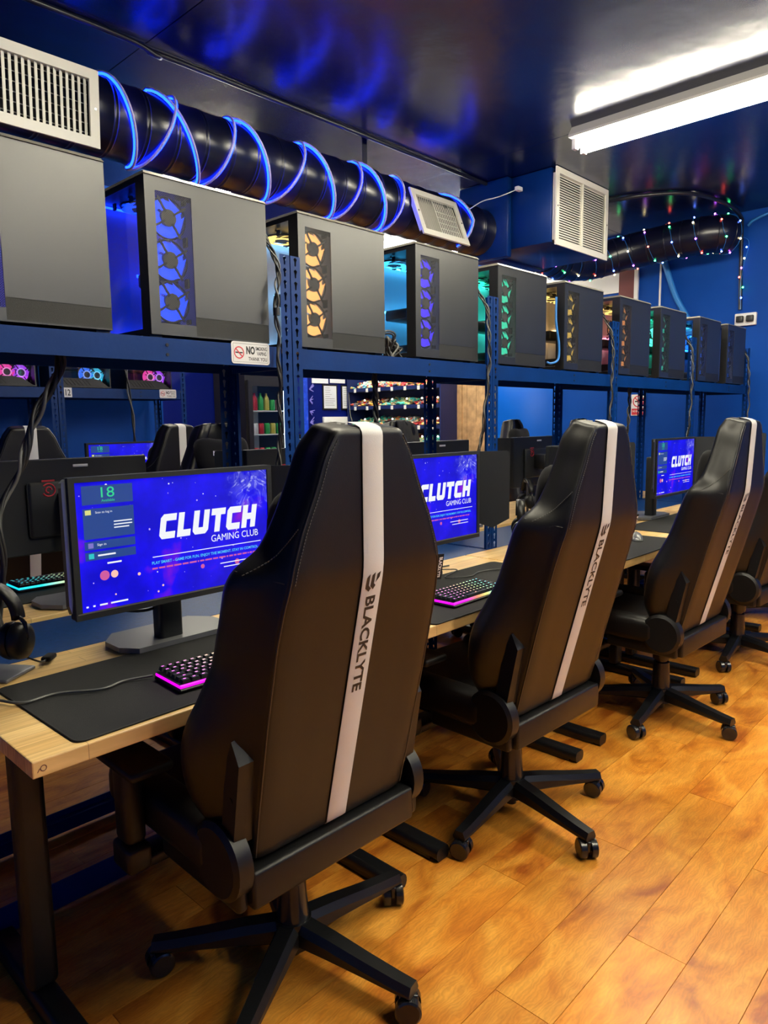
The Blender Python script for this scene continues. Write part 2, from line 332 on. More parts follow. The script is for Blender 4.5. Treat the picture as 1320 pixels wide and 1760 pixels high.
# ------------------------------------------------------------------ mesh helpers
def mx(loc=(0, 0, 0), rot=(0, 0, 0), scale=(1, 1, 1)):
    return Matrix.LocRotScale(Vector(loc), Euler(rot), Vector(scale))
class MB:
    def __init__(s):
        s.v = []; s.f = []; s.sm = []; s.mi = []; s.cur = 0
    def add(s, verts, faces, m=None, smooth=False):
        o = len(s.v)
        for p in verts:
            p = Vector(p)
            s.v.append(tuple(m @ p) if m is not None else tuple(p))
        for f in faces:
            s.f.append([i + o for i in f]); s.sm.append(smooth); s.mi.append(s.cur)
        return s
    def box(s, x0, x1, y0, y1, z0, z1, m=None):
        return s.add([(x0, y0, z0), (x1, y0, z0), (x1, y1, z0), (x0, y1, z0), (x0, y0, z1), (x1, y0, z1), (x1, y1, z1), (x0, y1, z1)],
                     [(0, 3, 2, 1), (4, 5, 6, 7), (0, 1, 5, 4), (1, 2, 6, 5), (2, 3, 7, 6), (3, 0, 4, 7)], m)
    def rbox(s, x0, x1, y0, y1, z0, z1, r, seg=2, m=None, smooth=True):
        bm = bmesh.new(); bmesh.ops.create_cube(bm, size=1)
        for v in bm.verts:
            v.co = Vector(((x0 + x1) / 2 + v.co.x * (x1 - x0), (y0 + y1) / 2 + v.co.y * (y1 - y0), (z0 + z1) / 2 + v.co.z * (z1 - z0)))
        bmesh.ops.bevel(bm, geom=list(bm.edges), offset=r, segments=seg, profile=0.5, affect='EDGES')
        bm.verts.index_update()
        s.add([v.co[:] for v in bm.verts], [[v.index for v in f.verts] for f in bm.faces], m, smooth)
        bm.free(); return s
    def cyl(s, p0, p1, r0, r1=None, seg=16, caps=True, m=None, smooth=True):
        r1 = r0 if r1 is None else r1
        p0 = Vector(p0); p1 = Vector(p1); d = (p1 - p0).normalized()
        a = d.orthogonal().normalized(); b = d.cross(a)
        vs = []
        for p, r in ((p0, r0), (p1, r1)):
            for k in range(seg):
                t = 2 * PI * k / seg; vs.append(p + a * math.cos(t) * r + b * math.sin(t) * r)
        fs = [(k, (k + 1) % seg, seg + (k + 1) % seg, seg + k) for k in range(seg)]
        s.add(vs, fs, m, smooth)
        if caps:
            s.add(vs[:seg], [list(range(seg))[::-1]], m); s.add(vs[seg:], [list(range(seg))], m)
        return s
    def tube(s, pts, r, seg=8, m=None, caps=True, closed=False):
        pts = [Vector(p) for p in pts]; n = len(pts); rings = []
        a = None
        for i, p in enumerate(pts):
            if closed: d = (pts[(i + 1) % n] - pts[i - 1])
            else: d = (pts[min(i + 1, n - 1)] - pts[max(i - 1, 0)])
            d.normalize()
            if a is None: a = d.orthogonal().normalized()
            a = (a - d * a.dot(d)); a = a.normalized() if a.length > 1e-6 else d.orthogonal().normalized()
            b = d.cross(a); rr = r[i] if isinstance(r, (list, tuple)) else r
            rings.append([p + a * math.cos(2 * PI * k / seg) * rr + b * math.sin(2 * PI * k / seg) * rr for k in range(seg)])
        vs = [v for q in rings for v in q]; fs = []
        for i in range(n if closed else n - 1):
            j = (i + 1) % n
            for k in range(seg): fs.append((i * seg + k, i * seg + (k + 1) % seg, j * seg + (k + 1) % seg, j * seg + k))
        s.add(vs, fs, m, True)
        if caps and not closed:
            s.add(rings[0], [list(range(seg))[::-1]], m); s.add(rings[-1], [list(range(seg))], m)
        return s
    def lathe(s, prof, seg=32, m=None, smooth=True, a0=0, a1=2 * PI):
        full = abs(a1 - a0 - 2 * PI) < 1e-6; n = seg if full else seg + 1
        vs = []
        for (r, z) in prof:
            for k in range(n):
                t = a0 + (a1 - a0) * k / seg; vs.append((r * math.cos(t), r * math.sin(t), z))
        fs = []
        for i in range(len(prof) - 1):
            for k in range(seg):
                k2 = (k + 1) % n; fs.append((i * n + k, i * n + k2, (i + 1) * n + k2, (i + 1) * n + k))
        return s.add(vs, fs, m, smooth)
    def prism(s, poly, t, m=None):
        # poly in XZ, extruded from y=0 to y=t
        n = len(poly)
        vs = [(x, 0, z) for x, z in poly] + [(x, t, z) for x, z in poly]
        fs = [list(range(n)), [n + i for i in range(n)][::-1]] + [(i, n + i, n + (i + 1) % n, (i + 1) % n) for i in range(n)]
        return s.add(vs, fs, m)
    def mesh(s, name):
        me = bpy.data.meshes.new(name)
        me.from_pydata(s.v, [], s.f)
        me.polygons.foreach_set('use_smooth', s.sm)
        me.polygons.foreach_set('material_index', s.mi)
        bm = bmesh.new(); bm.from_mesh(me); bmesh.ops.recalc_face_normals(bm, faces=bm.faces[:]); bm.to_mesh(me); bm.free()
        me.update()
        return me
    def build(s, name, m, parent=None, loc=(0, 0, 0), rot=(0, 0, 0), **kw):
        return ob(name, s.mesh(name), m, parent, loc, rot, **kw)
def setmat(me, m):
    if len(me.materials) == 0:
        for x in (m if isinstance(m, (list, tuple)) else [m]):
            me.materials.append(MATS[x] if isinstance(x, str) else x)
def ob(name, me, m=None, parent=None, loc=(0, 0, 0), rot=(0, 0, 0), label=None, cat=None, group=None, kind=None, color=None, scale=None):
    o = bpy.data.objects.new(name, me)
    if me is not None and m is not None: setmat(me, m)
    C.objects.link(o); o.location = loc; o.rotation_euler = rot
    if scale: o.scale = scale
    if parent: o.parent = parent
    if color: o.color = (*color, 1)
    return tag(o, label, cat, group, kind)
def tag(o, label=None, cat=None, group=None, kind=None):
    if label: o['label'] = label
    if cat: o['category'] = cat
    if group: o['group'] = group
    if kind: o['kind'] = kind
    return o
def thing(name, loc, rz=0, label=None, cat=None, group=None, kind=None, rot=None):
    o = ob(name, None, None, None, loc, rot if rot else (0, 0, rz), label, cat, group, kind)
    o.empty_display_size = 0.05
    return o
CACHE = {}
def cached(key, fn):
    if key not in CACHE: CACHE[key] = fn()
    return CACHE[key]
def smooth_path(pts, n=8):
    # Catmull-Rom through the points
    P = [Vector(p) for p in pts]; P = [P[0] * 2 - P[1]] + P + [P[-1] * 2 - P[-2]]; out = []
    for i in range(1, len(P) - 2):
        for k in range(n):
            t = k / n; a, b, c, d = P[i - 1], P[i], P[i + 1], P[i + 2]
            out.append(0.5 * ((2 * b) + (c - a) * t + (2 * a - 5 * b + 4 * c - d) * t * t + (3 * b - a - 3 * c + d) * t ** 3))
    out.append(P[-2]); return out
def text_mesh(body, size, bold=0.0, shear=0.0, align='LEFT', spacing=1.0):
    cu = bpy.data.curves.new('lettering', 'FONT'); cu.body = body; cu.size = size; cu.offset = bold; cu.shear = shear
    cu.align_x = align; cu.space_character = spacing; cu.resolution_u = 3
    o = bpy.data.objects.new('lettering', cu); C.objects.link(o)
    bpy.context.view_layer.update()
    me = bpy.data.meshes.new_from_object(o.evaluated_get(bpy.context.evaluated_depsgraph_get()))
    bpy.data.objects.remove(o); bpy.data.curves.remove(cu)
    vs = [v.co.copy() for v in me.vertices]; fs = [list(p.vertices) for p in me.polygons]
    bpy.data.meshes.remove(me)
    return vs, fs
def put_text(mb, t, fit_w=None, h=None, m=None):
    vs, fs = t
    x0 = min(v.x for v in vs); x1 = max(v.x for v in vs); y0 = min(v.y for v in vs); y1 = max(v.y for v in vs)
    sx = fit_w / (x1 - x0) if fit_w else 1; sy = h / (y1 - y0) if h else sx
    mb.add([((v.x - x0) * sx, (v.y - y0) * sy, 0) for v in vs], fs, m)
    return mb
# lettering is made while the scene is still empty (fast)
TX = {}
for k, body, bold in (('BLACKLYTE', 'BLACKLYTE', 0.028), ('GAMING CLUB', 'GAMING CLUB', 0.0), ('slogan', 'PLAY SMART - GAME FOR FUN. ENJOY THE MOMENT. STAY IN CONTROL.', 0.02),
                      ('18', '18', 0.0), ('Available', 'Available', 0.0), ('Scan', 'Scan to log in', 0.0), ('Sign', 'Sign in', 0.0), ('12', '12', 0.015),
                      ('NO', 'NO', 0.04), ('SMOKING', 'SMOKING', 0.015), ('VAPING', 'VAPING', 0.015), ('THANK YOU', 'THANK YOU', 0.015), ('IDLE', 'IDLE', 0.03), ('RTX', 'GEFORCE RTX', 0.0),
                      ('NO SMOKING', 'NO SMOKING', 0.02)):
    TX[k] = text_mesh(body, 1.0, bold)

# ================================================================== THE ROOM
X0, X1, Y0, Y1, ZC = -2.2, 7.0, -2.7, 7.0, 3.15
floor = MB().box(X0, X1, Y0, Y1, -0.12, -0.004).build('floor', 'plank_wood', kind='structure')
PW, PLN = 0.152, 1.22
def plank_mesh():
    c = 0.0007; x, y = PLN / 2 - 0.0002, PW / 2 - 0.0002
    b = MB()
    b.add([(-x, -y, -0.004), (x, -y, -0.004), (x, y, -0.004), (-x, y, -0.004), (-x + c, -y + c, 0), (x - c, -y + c, 0), (x - c, y - c, 0), (-x + c, y - c, 0)],
          [(4, 5, 6, 7), (0, 1, 5, 4), (1, 2, 6, 5), (2, 3, 7, 6), (3, 0, 4, 7)])
    return b.mesh('plank')
pm = plank_mesh()
rng = random.Random(3)
row = 0
y = -1.25
while y < 4.35:
    x = -1.3 - PLN * ((row * 0.37 + rng.random() * 0.15) % 1.0)
    while x < X1:
        a = x; e = min(x + PLN, X1 - 0.002)
        if e - a > 0.05:
            ob('plank', pm, 'plank_wood', floor, ((a + e) / 2, y + PW / 2, 0), scale=((e - a) / PLN, 1, 1))
        x += PLN
    y += PW; row += 1

ceiling = MB().box(X0, X1, Y0, Y1, ZC + 0.006, ZC + 0.12).build('ceiling', 'ceiling_gloss', kind='structure')
xs = [X0, -0.565, 1.875, 4.315, X1]; ys = [Y0, -1.56, 0.88, 3.32, 5.76, Y1]
for i in range(len(xs) - 1):
    for j in range(len(ys) - 1):
        g = 0.0025
        MB().box(xs[i] + g, xs[i + 1] - g, ys[j] + g, ys[j + 1] - g, ZC, ZC + 0.006).build('ceiling_panel', 'ceiling_gloss', ceiling)
MB().box(X0, X1 + 0.12, Y1, Y1 + 0.12, 0, ZC).build('wall_back', 'wall_navy', kind='structure')
MB().box(X1, X1 + 0.12, Y0, Y1, 0, ZC).build('wall_right', 'wall_blue', kind='structure')
MB().box(X0 - 0.12, X0, Y0, Y1 + 0.12, 0, ZC).build('wall_left', 'wall_blue', kind='structure')
MB().box(X0 - 0.12, X1 + 0.12, Y0 - 0.12, Y0, 0, ZC).build('wall_front', 'wall_blue', kind='structure')
MB().box(X0, 3.05, 5.42, 5.52, 0, ZC).build('wall_center', 'wall_blue', kind='structure')
MB().box(6.985, 7.0, 3.35, 4.86, 2.60, 3.12).build('trim_1', 'white_plastic', kind='structure')
MB().box(6.98, 7.0, 3.19, 3.349, 2.2, 2.80).build('trim_2', 'maroon', kind='structure')
MB().box(6.975, 7.0, 3.15, 3.189, 1.9, 2.80).build('trim_3', 'white_plastic', kind='structure')
MB().box(6.985, 7.0, 2.925, 2.94, 1.9, 2.95).build('trim_4', 'white_plastic', kind='structure')
d1 = MB().rbox(6.955, 7.0, 4.03, 4.80, 0.004, 2.05, 0.004, 1).build('door_1', 'door_blue', kind='structure')
MB().cyl((6.955, 4.12, 1.0), (6.91, 4.12, 1.0), 0.012, seg=10).cyl((6.91, 4.10, 1.0), (6.91, 4.22, 1.0), 0.01, seg=8).build('door_handle', 'metal_dark', d1)

# ---- ceiling light fixtures
def fixture(x, y0, y1, label):
    t = thing('ceiling_light', (x, (y0 + y1) / 2, ZC), 0, label, 'light', 'long tube lights on the ceiling')
    l = (y1 - y0) / 2
    b = MB(); b.prism([(-0.075, 0), (-0.115, -0.055), (-0.115, -0.07), (0.115, -0.07), (0.115, -0.055), (0.075, 0)], 2 * l, mx((0, -l, 0)))
    b.build('housing', 'fixture', t)
    for sx in (-0.055, 0.055):
        MB().cyl((sx, -l + 0.03, -0.105), (sx, l - 0.03, -0.105), 0.021, seg=14).build('tube', 'tube', t)
        for sy in (-1, 1):
            MB().box(sx - 0.02, sx + 0.02, sy * (l - 0.015) - 0.012, sy * (l - 0.015) + 0.012, -0.13, -0.07).build('socket', 'white_plastic', t)
    return t
fixture(4.305, -0.07, 2.37, 'long twin-tube ceiling light beside the boxy white-grilled air duct')
fixture(4.305, -2.62, -0.20, 'long twin-tube ceiling light behind the first one over the aisle')
fixture(1.85, -2.62, -0.20, 'long twin-tube ceiling light over the aisle behind the chairs')
fixture(1.85, -0.07, 2.37, 'long twin-tube ceiling light above the end desk and its striped chair')
fixture(3.2, 4.30, 6.70, 'long twin-tube ceiling light beyond the round black duct')
fixture(6.1, 4.40, 6.80, 'long twin-tube ceiling light near the candy shelves')

# ================================================================== DUCTWORK
DY, DZ, DR = 3.42, 2.79, 0.172
def spiral_duct(x0, x1):
    prof = []; x = x0
    while x < x1:
        prof += [(DR, x), (DR, x + 0.128), (DR + 0.004, x + 0.131), (DR + 0.004, x + 0.136), (DR, x + 0.139), (DR, x + 0.147), (DR + 0.004, x + 0.150), (DR + 0.004, x + 0.155), (DR, x + 0.158)]
        x += 0.16
    return MB().lathe(prof, 48, Matrix.Translation((0, 0, 0)) @ Matrix.Rotation(PI / 2, 4, 'Y'))
t = thing('round_duct', (0, DY, DZ), 0, 'black round spiral air duct wrapped in blue light rope', 'duct')
spiral_duct(-2.15, 4.62).build('pipe', 'duct', t)
for hx in (0.4, 3.45):
    MB().tube([(hx, math.cos(a) * (DR + 0.007), math.sin(a) * (DR + 0.007)) for a in [i * 2 * PI / 32 for i in range(32)]], 0.006, 6, closed=True).box(hx - 0.02, hx + 0.02, -0.003, 0.003, DR + 0.005, ZC - DZ).build('hanger_strap', 'conduit', t)

# blue light rope zigzagging over the visible side
def rope_pts(rad, dx):
    # (x, phi): phi from straight up, turning towards the room (-y) and under
    seq = [(1.60, -60), (1.66, 12), (1.83, 203), (2.03, 14), (1.965, -60), (1.90, 14), (2.21, 203), (2.36, 14), (2.38, -60), (2.40, 14), (2.64, 203), (2.85, 14), (2.85, -60), (2.86, 14), (3.14, 203), (3.29, 14), (3.31, -60), (3.33, 14), (3.57, 203), (3.66, 14), (3.74, -60), (4.12, -60), (4.22, 14), (4.38, 90), (4.33, 170)]
    out = []
    for (xa, pa), (xb, pb) in zip(seq[:-1], seq[1:]):
        n = 18 if abs(pb - pa) > 100 else 7
        for k in range(n):
            q = k / n
            ph = R(pa + (pb - pa) * q); xx = xa + (xb - xa) * (q if abs(pb - pa) < 100 else (0.55 * q + 0.45 * (0.5 - 0.5 * math.cos(PI * q))))
            sg = 0.0 if abs(pb - pa) < 100 else (1 if pb > pa else -1) * min(1, q * 6, (1 - q) * 6)
            out.append((xx + dx * sg, DY - math.sin(ph) * rad, DZ + math.cos(ph) * rad))
    return out
rope = thing('light_rope', (0, 0, 0), 0, 'blue glowing neon rope wound around the black round duct', 'light rope')
MB().tube(rope_pts(DR + 0.0125, 0.0), 0.0065, 8).build('glowing_core', 'neon', rope)
MB().tube(rope_pts(DR + 0.0190, 0.0075), 0.0068, 8).build('sleeve', 'sleeve', rope)
MB().tube(smooth_path([(4.34, 3.25, 2.86), (4.42, 3.19, 2.92), (4.50, 3.14, 2.95), (4.58, 3.13, 2.98), (4.68, 3.07, 3.03)]), 0.004, 6).rbox(4.66, 4.72, 3.035, 3.07, 3.02, 3.05, 0.005).build('plug_lead', 'white_plastic', rope)

def register(name, w, h, nsl, vertical, loc, rot, label, two=False, angle=0.6):
    t = thing(name, loc, 0, label, 'vent', rot=rot)
    b = MB(); f = 0.042
    for x0, x1, z0, z1 in ((-w / 2, w / 2, h / 2 - f, h / 2), (-w / 2, w / 2, -h / 2, -h / 2 + f), (-w / 2, -w / 2 + f, -h / 2 + f, h / 2 - f), (w / 2 - f, w / 2, -h / 2 + f, h / 2 - f)):
        b.box(x0, x1, -0.012, 0.0, z0, z1)
    b.box(-w / 2 + 0.012, w / 2 - 0.012, 0, 0.026, h / 2 - f, h / 2 - f + 0.004).box(-w / 2 + 0.012, w / 2 - 0.012, 0, 0.026, -h / 2 + f - 0.004, -h / 2 + f)
    b.box(-w / 2 + 0.012, -w / 2 + 0.016, 0, 0.026, -h / 2 + f, h / 2 - f).box(w / 2 - 0.016, w / 2 - 0.012, 0, 0.026, -h / 2 + f, h / 2 - f)
    b.build('frame', 'grille', t)
    MB().box(-w / 2 + 0.02, w / 2 - 0.02, 0.026, 0.030, -h / 2 + 0.02, h / 2 - 0.02).build('backing', 'grille_dark', t)
    iw, ih = w - 2 * f, h - 2 * f
    if vertical:
        sm = cached(('slat', label), lambda: MB().box(-0.008, 0.008, -0.001, 0.001, -ih / 2, ih / 2).mesh('slat'))
        for k in range(nsl):
            x = -iw / 2 + iw * (k + 0.5) / nsl
            a = angle if not two else (1.35 if k < nsl * 0.45 else 0.25)
            ob('slat', sm, 'grille', t, (x, 0.006, 0), (0, 0, a))
        hb = cached(('bar', label), lambda: MB().box(-iw / 2, iw / 2, -0.001, 0.001, -0.002, 0.002).mesh('cross_bar'))
        for k in range(6):
            ob('cross_bar', hb, 'grille', t, (0, 0.018, -ih / 2 + ih * (k + 0.5) / 6))
    else:
        for half in (-1, 1):
            sm = cached(('slat', label), lambda: MB().box(-iw / 4 + 0.006, iw / 4 - 0.006, -0.001, 0.001, -0.0068, 0.0068).mesh('slat'))
            for k in range(nsl):
                z = -ih / 2 + ih * (k + 0.5) / nsl
                ob('slat', sm, 'grille', t, (half * iw / 4, 0.008, z), (-0.55, 0, 0))
        MB().box(-0.007, 0.007, -0.008, 0.02, -ih / 2, ih / 2).build('mullion', 'grille', t)
    for sx in (-1, 1):
        MB().cyl((sx * (w / 2 - 0.018), -0.0125, 0), (sx * (w / 2 - 0.018), -0.015, 0), 0.006, seg=8).build('screw', 'chrome', t)
    return t
register('vent_register', 0.60, 0.32, 20, True, (1.275, DY - DR - 0.020, 2.735), (R(4), 0, 0), 'white slatted vent register on the round duct over the grey tower computers', angle=0.45)
register('vent_register', 0.50, 0.34, 20, True, (3.95, DY - DR - 0.045, 2.72), (R(-22), R(0), R(0)), 'white vent register tilted downward near the end of the round duct', two=True)

# boxy trunk at the end of the round duct
t = thing('box_duct', (5.15, 3.10, 2.875), 0, 'dark blue boxy duct hung from the ceiling, white grille on its end', 'duct')
MB().rbox(-0.40, 0.40, -0.285, 0.26, -0.245, 0.272, 0.004, 1).build('casing', 'duct_blue', t)
MB().rbox(-0.46, -0.401, 0.05, 0.50, -0.30, 0.272, 0.004, 1).build('collar', 'duct_blue', t)
MB().rbox(-0.40, 0.40, 0.261, 0.50, -0.26, 0.272, 0.004, 1).build('rear_casing', 'wall_navy', t)
register('vent_register', 0.80, 0.54, 26, False, (5.15, 3.10 - 0.317, 2.876), (0, 0, 0), 'large white louvred vent grille on the boxy blue duct')

# second round duct with fairy lights
P2 = smooth_path([(5.56, 3.42, 2.80), (5.95, 3.46, 2.77), (6.35, 3.36, 2.80), (6.58, 3.08, 2.88), (6.66, 2.70, 2.925), (6.70, 2.36, 2.935), (6.83, 2.26, 2.935)], 10)
D2 = MB().tube(P2, 0.158, 28)
for i in range(3, len(P2) - 2, 4):
    p = P2[i]; d = (P2[i + 1] - P2[i - 1]).normalized(); a = d.orthogonal().normalized(); b = d.cross(a)
    D2.tube([p + a * math.cos(q) * 0.159 + b * math.sin(q) * 0.159 for q in [k * 2 * PI / 24 for k in range(24)]], 0.005, 5, closed=True)
D2.build('curved_duct', 'duct', label='black curved air duct dotted with coloured fairy lights', cat='duct')
fl = thing('fairy_lights', (0, 0, 0), 0, 'string of tiny coloured fairy lights wound on the curved duct', 'fairy lights')
wire = []; bulbs = []
n = len(P2) - 1
for k in range(230):
    s = k / 229 * (n - 0.01); i = int(s); f = s - i
    p = P2[i].lerp(P2[i + 1], f); d = (P2[i + 1] - P2[i]).normalized()
    side = Vector((0, 0, 1)).cross(d).normalized(); up = d.cross(side)
    ph = k / 229 * 2 * PI * 11
    q = p + (side * math.cos(ph) + up * math.sin(ph)) * 0.167
    wire.append(q)
    if k % 3 == 1: bulbs.append(q)
wire += smooth_path([wire[-1], (6.95, 2.15, 2.9), (6.965, 2.17, 2.7), (6.95, 2.19, 2.5), (6.965, 2.18, 2.30)], 8)
bulbs += [(6.94, 2.15, 2.83), (6.955, 2.17, 2.74), (6.955, 2.19, 2.66), (6.94, 2.2, 2.58), (6.955, 2.17, 2.49), (6.955, 2.18, 2.40)]
MB().tube(wire, 0.0022, 4).build('wire', 'cable_blue', fl)
bm_ = bmesh.new(); bmesh.ops.create_icosphere(bm_, subdivisions=1, radius=0.0085); bulb_me = bpy.data.meshes.new('bulb'); bm_.to_mesh(bulb_me); bm_.free()
bc = [(1, 0.08, 0.05), (0.05, 1, 0.25), (0.1, 0.2, 1), (1, 0.8, 0.4), (0.5, 0.1, 1), (1, 0.5, 0.7)]
for k, q in enumerate(bulbs):
    ob('bulb', bulb_me, 'bulb_glow', fl, q, color=bc[(k * 7 + k // 5) % 6])

# conduits and cords up high
MB().tube(smooth_path([(-1.2, 3.30, 3.135), (1.0, 3.31, 3.135), (1.75, 3.31, 3.135), (1.95, 3.33, 3.12), (2.15, 3.335, 3.135), (4.84, 3.345, 3.135)], 10), 0.013, 8).build('ceiling_conduit', 'conduit', label='thin black conduit running along the ceiling above the round duct', cat='conduit')
MB().tube(smooth_path([(5.75, 2.95, 3.13), (5.83, 2.60, 3.13), (6.06, 2.32, 3.13), (6.5, 2.2, 3.12), (6.93, 2.21, 3.10), (6.975, 2.21, 3.0), (6.978, 2.20, 2.6), (6.978, 2.19, 2.30)], 10), 0.016, 8).build('bent_conduit', 'conduit', label='black conduit bending from the ceiling down the end wall', cat='conduit')
MB().tube(smooth_path([(6.985, 2.16, 3.02), (6.975, 2.1, 3.06), (6.98, 1.9, 3.10), (6.98, 1.2, 3.11), (6.98, 0.2, 3.12)], 6), 0.014, 6).build('blue_cable', 'cable_blue', label='bright blue cable clipped along the top of the end wall', cat='cable')
MB().tube(smooth_path([(6.99, 2.93, 2.92), (6.985, 2.87, 2.75), (6.985, 2.78, 2.5), (6.985, 2.66, 2.28), (6.985, 2.56, 2.08)], 6), 0.028, 6).build('blue_cable', 'cable_blue', label='bundle of blue cables slanting down the end wall', cat='cable')
t = thing('power_outlet', (6.985, 2.14, 2.21), 0, 'grey power outlet box high on the end wall', 'outlet')
MB().rbox(-0.02, 0.015, -0.09, 0.09, -0.055, 0.055, 0.006).build('box', 'white_plastic', t)
for yy in (-0.045, 0.04):
    MB().rbox(-0.055, -0.02, yy - 0.03, yy + 0.03, -0.025, 0.03, 0.008).build('plug', 'cable', t)

# ================================================================== STORAGE RACKS
RY0, RY1, BT = 1.93, 2.31, 1.60      # front plane, back plane, beam top
def flange(b, h, wd, m):
    # perforated strip: x 0..wd, z 0..h with keyhole slots
    n = int(h / 0.0385); c = h / n
    for i in range(n):
        z0 = i * c; zc = z0 + c / 2; xm = wd / 2
        outer = [(0, z0), (xm, z0), (wd, z0), (wd, zc), (wd, z0 + c), (xm, z0 + c), (0, z0 + c), (0, zc)]
        hole = [(xm - 0.0028, zc - 0.012), (xm, zc - 0.0135), (xm + 0.0028, zc - 0.012), (xm + 0.0035, zc), (xm + 0.0075, zc + 0.010), (xm, zc + 0.0155), (xm - 0.0075, zc + 0.010), (xm - 0.0035, zc)]
        vs = [(x, 0, z) for x, z in outer] + [(x, 0, z) for x, z in hole]
        fs = [(k, (k + 1) % 8, 8 + (k + 1) % 8, 8 + k) for k in range(8)]
        b.add(vs, fs, m)
def post_mesh(h):
    b = MB(); wd = 0.042
    flange(b, h, wd, None)
    flange(b, h, wd, Matrix.Rotation(PI / 2, 4, 'Z'))
    b.add([(0.0, 0.0022, 0), (0.0022, 0.0022, 0), (0.0022, 0.0022, h), (0.0, 0.0022, h)], [(0, 1, 2, 3)])
    return b.mesh('post')
def rack(x0, x1, y0, y1, h, label, boards, group='blue steel storage racks', bot=True, depth_label=None):
    t = thing('storage_rack', (x0, y0, 0), 0, label, 'rack', group)
    L = x1 - x0; D = y1 - y0
    pmsh = cached(('post', h), lambda: post_mesh(h))
    for px, py, rz in ((0, 0, 0), (L, 0, PI / 2), (L, D, PI), (0, D, -PI / 2)):
        ob('post', pmsh, 'rack_blue', t, (px, py, 0), (0, 0, rz))
    lv = [BT, 0.732] + ([0.085] if bot else [])
    for z in lv:
        hh = 0.068 if z > 1 else (0.06 if z > 0.5 else 0.078)
        for yy, s in ((0.0035, 1), (D - 0.0035, -1)):
            b = MB(); o = 0.030 * s
            a, e = sorted((yy, yy + 0.004 * s)); f, g = sorted((yy + 0.004 * s, yy + o))
            b.box(0.044, L - 0.044, a, e, z - hh, z)
            b.box(0.044, L - 0.044, f, g, z - 0.024, z - 0.020)
            b.build('beam', 'rack_blue', t)
        for xx, s in ((0.0035, 1), (L - 0.0035, -1)):
            a, e = sorted((xx, xx + 0.004 * s))
            MB().box(a, e, 0.046, D - 0.046, z - hh, z).build('side_beam', 'rack_blue', t)
    for z, m in boards:
        MB().box(0.012, L - 0.012, 0.014, D - 0.014, z - 0.014, z).build('shelf_board', m, t)
    for z in (BT - 0.02, BT - 0.048):
        for xx in (0.62 * L,):
            MB().cyl((xx, 0.0036, z), (xx, 0.0012, z), 0.005, seg=8).build('rivet', 'metal_dark', t)
    return t
RX = [0.345, 1.582, 2.765, 4.0, 5.22, 6.45]
rl = ['blue steel rack bay with the no smoking sticker on its beam', 'blue steel rack bay carrying the orange-lit tower computer',
      'blue steel rack bay carrying the green-lit and yellow-lit towers', 'blue steel rack bay carrying the red-orange-lit tower', 'blue steel rack bay ending the row next to the end wall']
for i in range(5):
    rack(RX[i] + 0.002, RX[i + 1] - 0.002, RY0, RY1, 1.905, rl[i], [(BT - 0.003, 'chipboard'), (0.734, 'board_blue')])
rack(0.78, 1.985, 4.9, 5.32, 2.35, 'blue steel rack against the far wall left of the number 12 plate', [(BT - 0.003, 'chipboard'), (0.734, 'board_blue')], bot=False)
rack(1.99, 2.955, 4.9, 5.32, 2.35, 'blue steel rack against the far wall bearing the number 12 plate', [(BT - 0.003, 'chipboard'), (0.734, 'board_blue')], bot=False)

# ---- stickers
def no_smoking(name, loc, label, s=1.0, rot=(0, 0, 0)):
    t = thing(name, loc, 0, label, 'sign', rot=rot); t.scale = (s, s, s)
    w_, h_ = 0.150, 0.070
    def rr(w, h, r, n=5):
        out = []
        for cx, cz, a in ((w / 2 - r, h / 2 - r, 0), (-w / 2 + r, h / 2 - r, 90), (-w / 2 + r, -h / 2 + r, 180), (w / 2 - r, -h / 2 + r, 270)):
            for k in range(n + 1): out.append((cx + r * math.cos(R(a + 90 * k / n)), cz + r * math.sin(R(a + 90 * k / n))))
        return out
    MB().prism(rr(w_, h_, 0.010), 0.0012).build('plate', 'sign_white', t)
    tx = lambda m: m @ Matrix.Rotation(PI / 2, 4, 'X')
    b = MB()
    for x, z, k, wd, h in ((-0.018, -0.004, 'NO', 0.034, 0.026), (0.019, 0.010, 'SMOKING', 0.046, 0.012), (0.024, -0.006, 'VAPING', 0.038, 0.012), (-0.010, -0.024, 'THANK YOU', 0.074, 0.012)):
        put_text(b, TX[k], wd, h, tx(mx((x, -0.0004, z))))
    for x0, x1, z0, z1 in ((-0.068, 0.068, 0.0285, 0.0292), (-0.068, 0.068, -0.0292, -0.0285), (-0.0685, -0.068, -0.029, 0.029), (0.068, 0.0685, -0.029, 0.029)):
        b.box(x0, x1, -0.0004, 0, z0, z1)
    b.box(-0.060, -0.032, -0.0003, 0, -0.002, 0.002)
    b.build('lettering', 'sign_ink', t)
    r = MB(); ring = [(math.cos(a), math.sin(a)) for a in [k * 2 * PI / 32 for k in range(32)]]
    r.add([(-0.046 + c * 0.0195, -0.0006, s_ * 0.0195) for c, s_ in ring] + [(-0.046 + c * 0.0160, -0.0006, s_ * 0.0160) for c, s_ in ring], [(k, (k + 1) % 32, 32 + (k + 1) % 32, 32 + k) for k in range(32)])
    r.box(-0.018, 0.018, -0.0002, 0, -0.0018, 0.0018, mx((-0.046, -0.0005, 0), (0, R(45), 0)))
    r.build('ban_ring', 'sign_red', t)
    return t
no_smoking('no_smoking_sticker', (1.41, RY0 + 0.0018, 1.573), 'white NO SMOKING VAPING THANK YOU sticker on the near rack beam', 1.0)
no_smoking('no_smoking_sticker', (2.805, 4.9018, 1.572), 'white no smoking sticker on the far rack beam below pink-lit fans', 0.92)
t = thing('number_plate', (2.058, 4.9005, 1.568), 0, 'small white plate reading 12 on the far rack', 'sign')
MB().box(-0.027, 0.027, 0, 0.002, -0.032, 0.032).build('plate', 'sign_white', t)
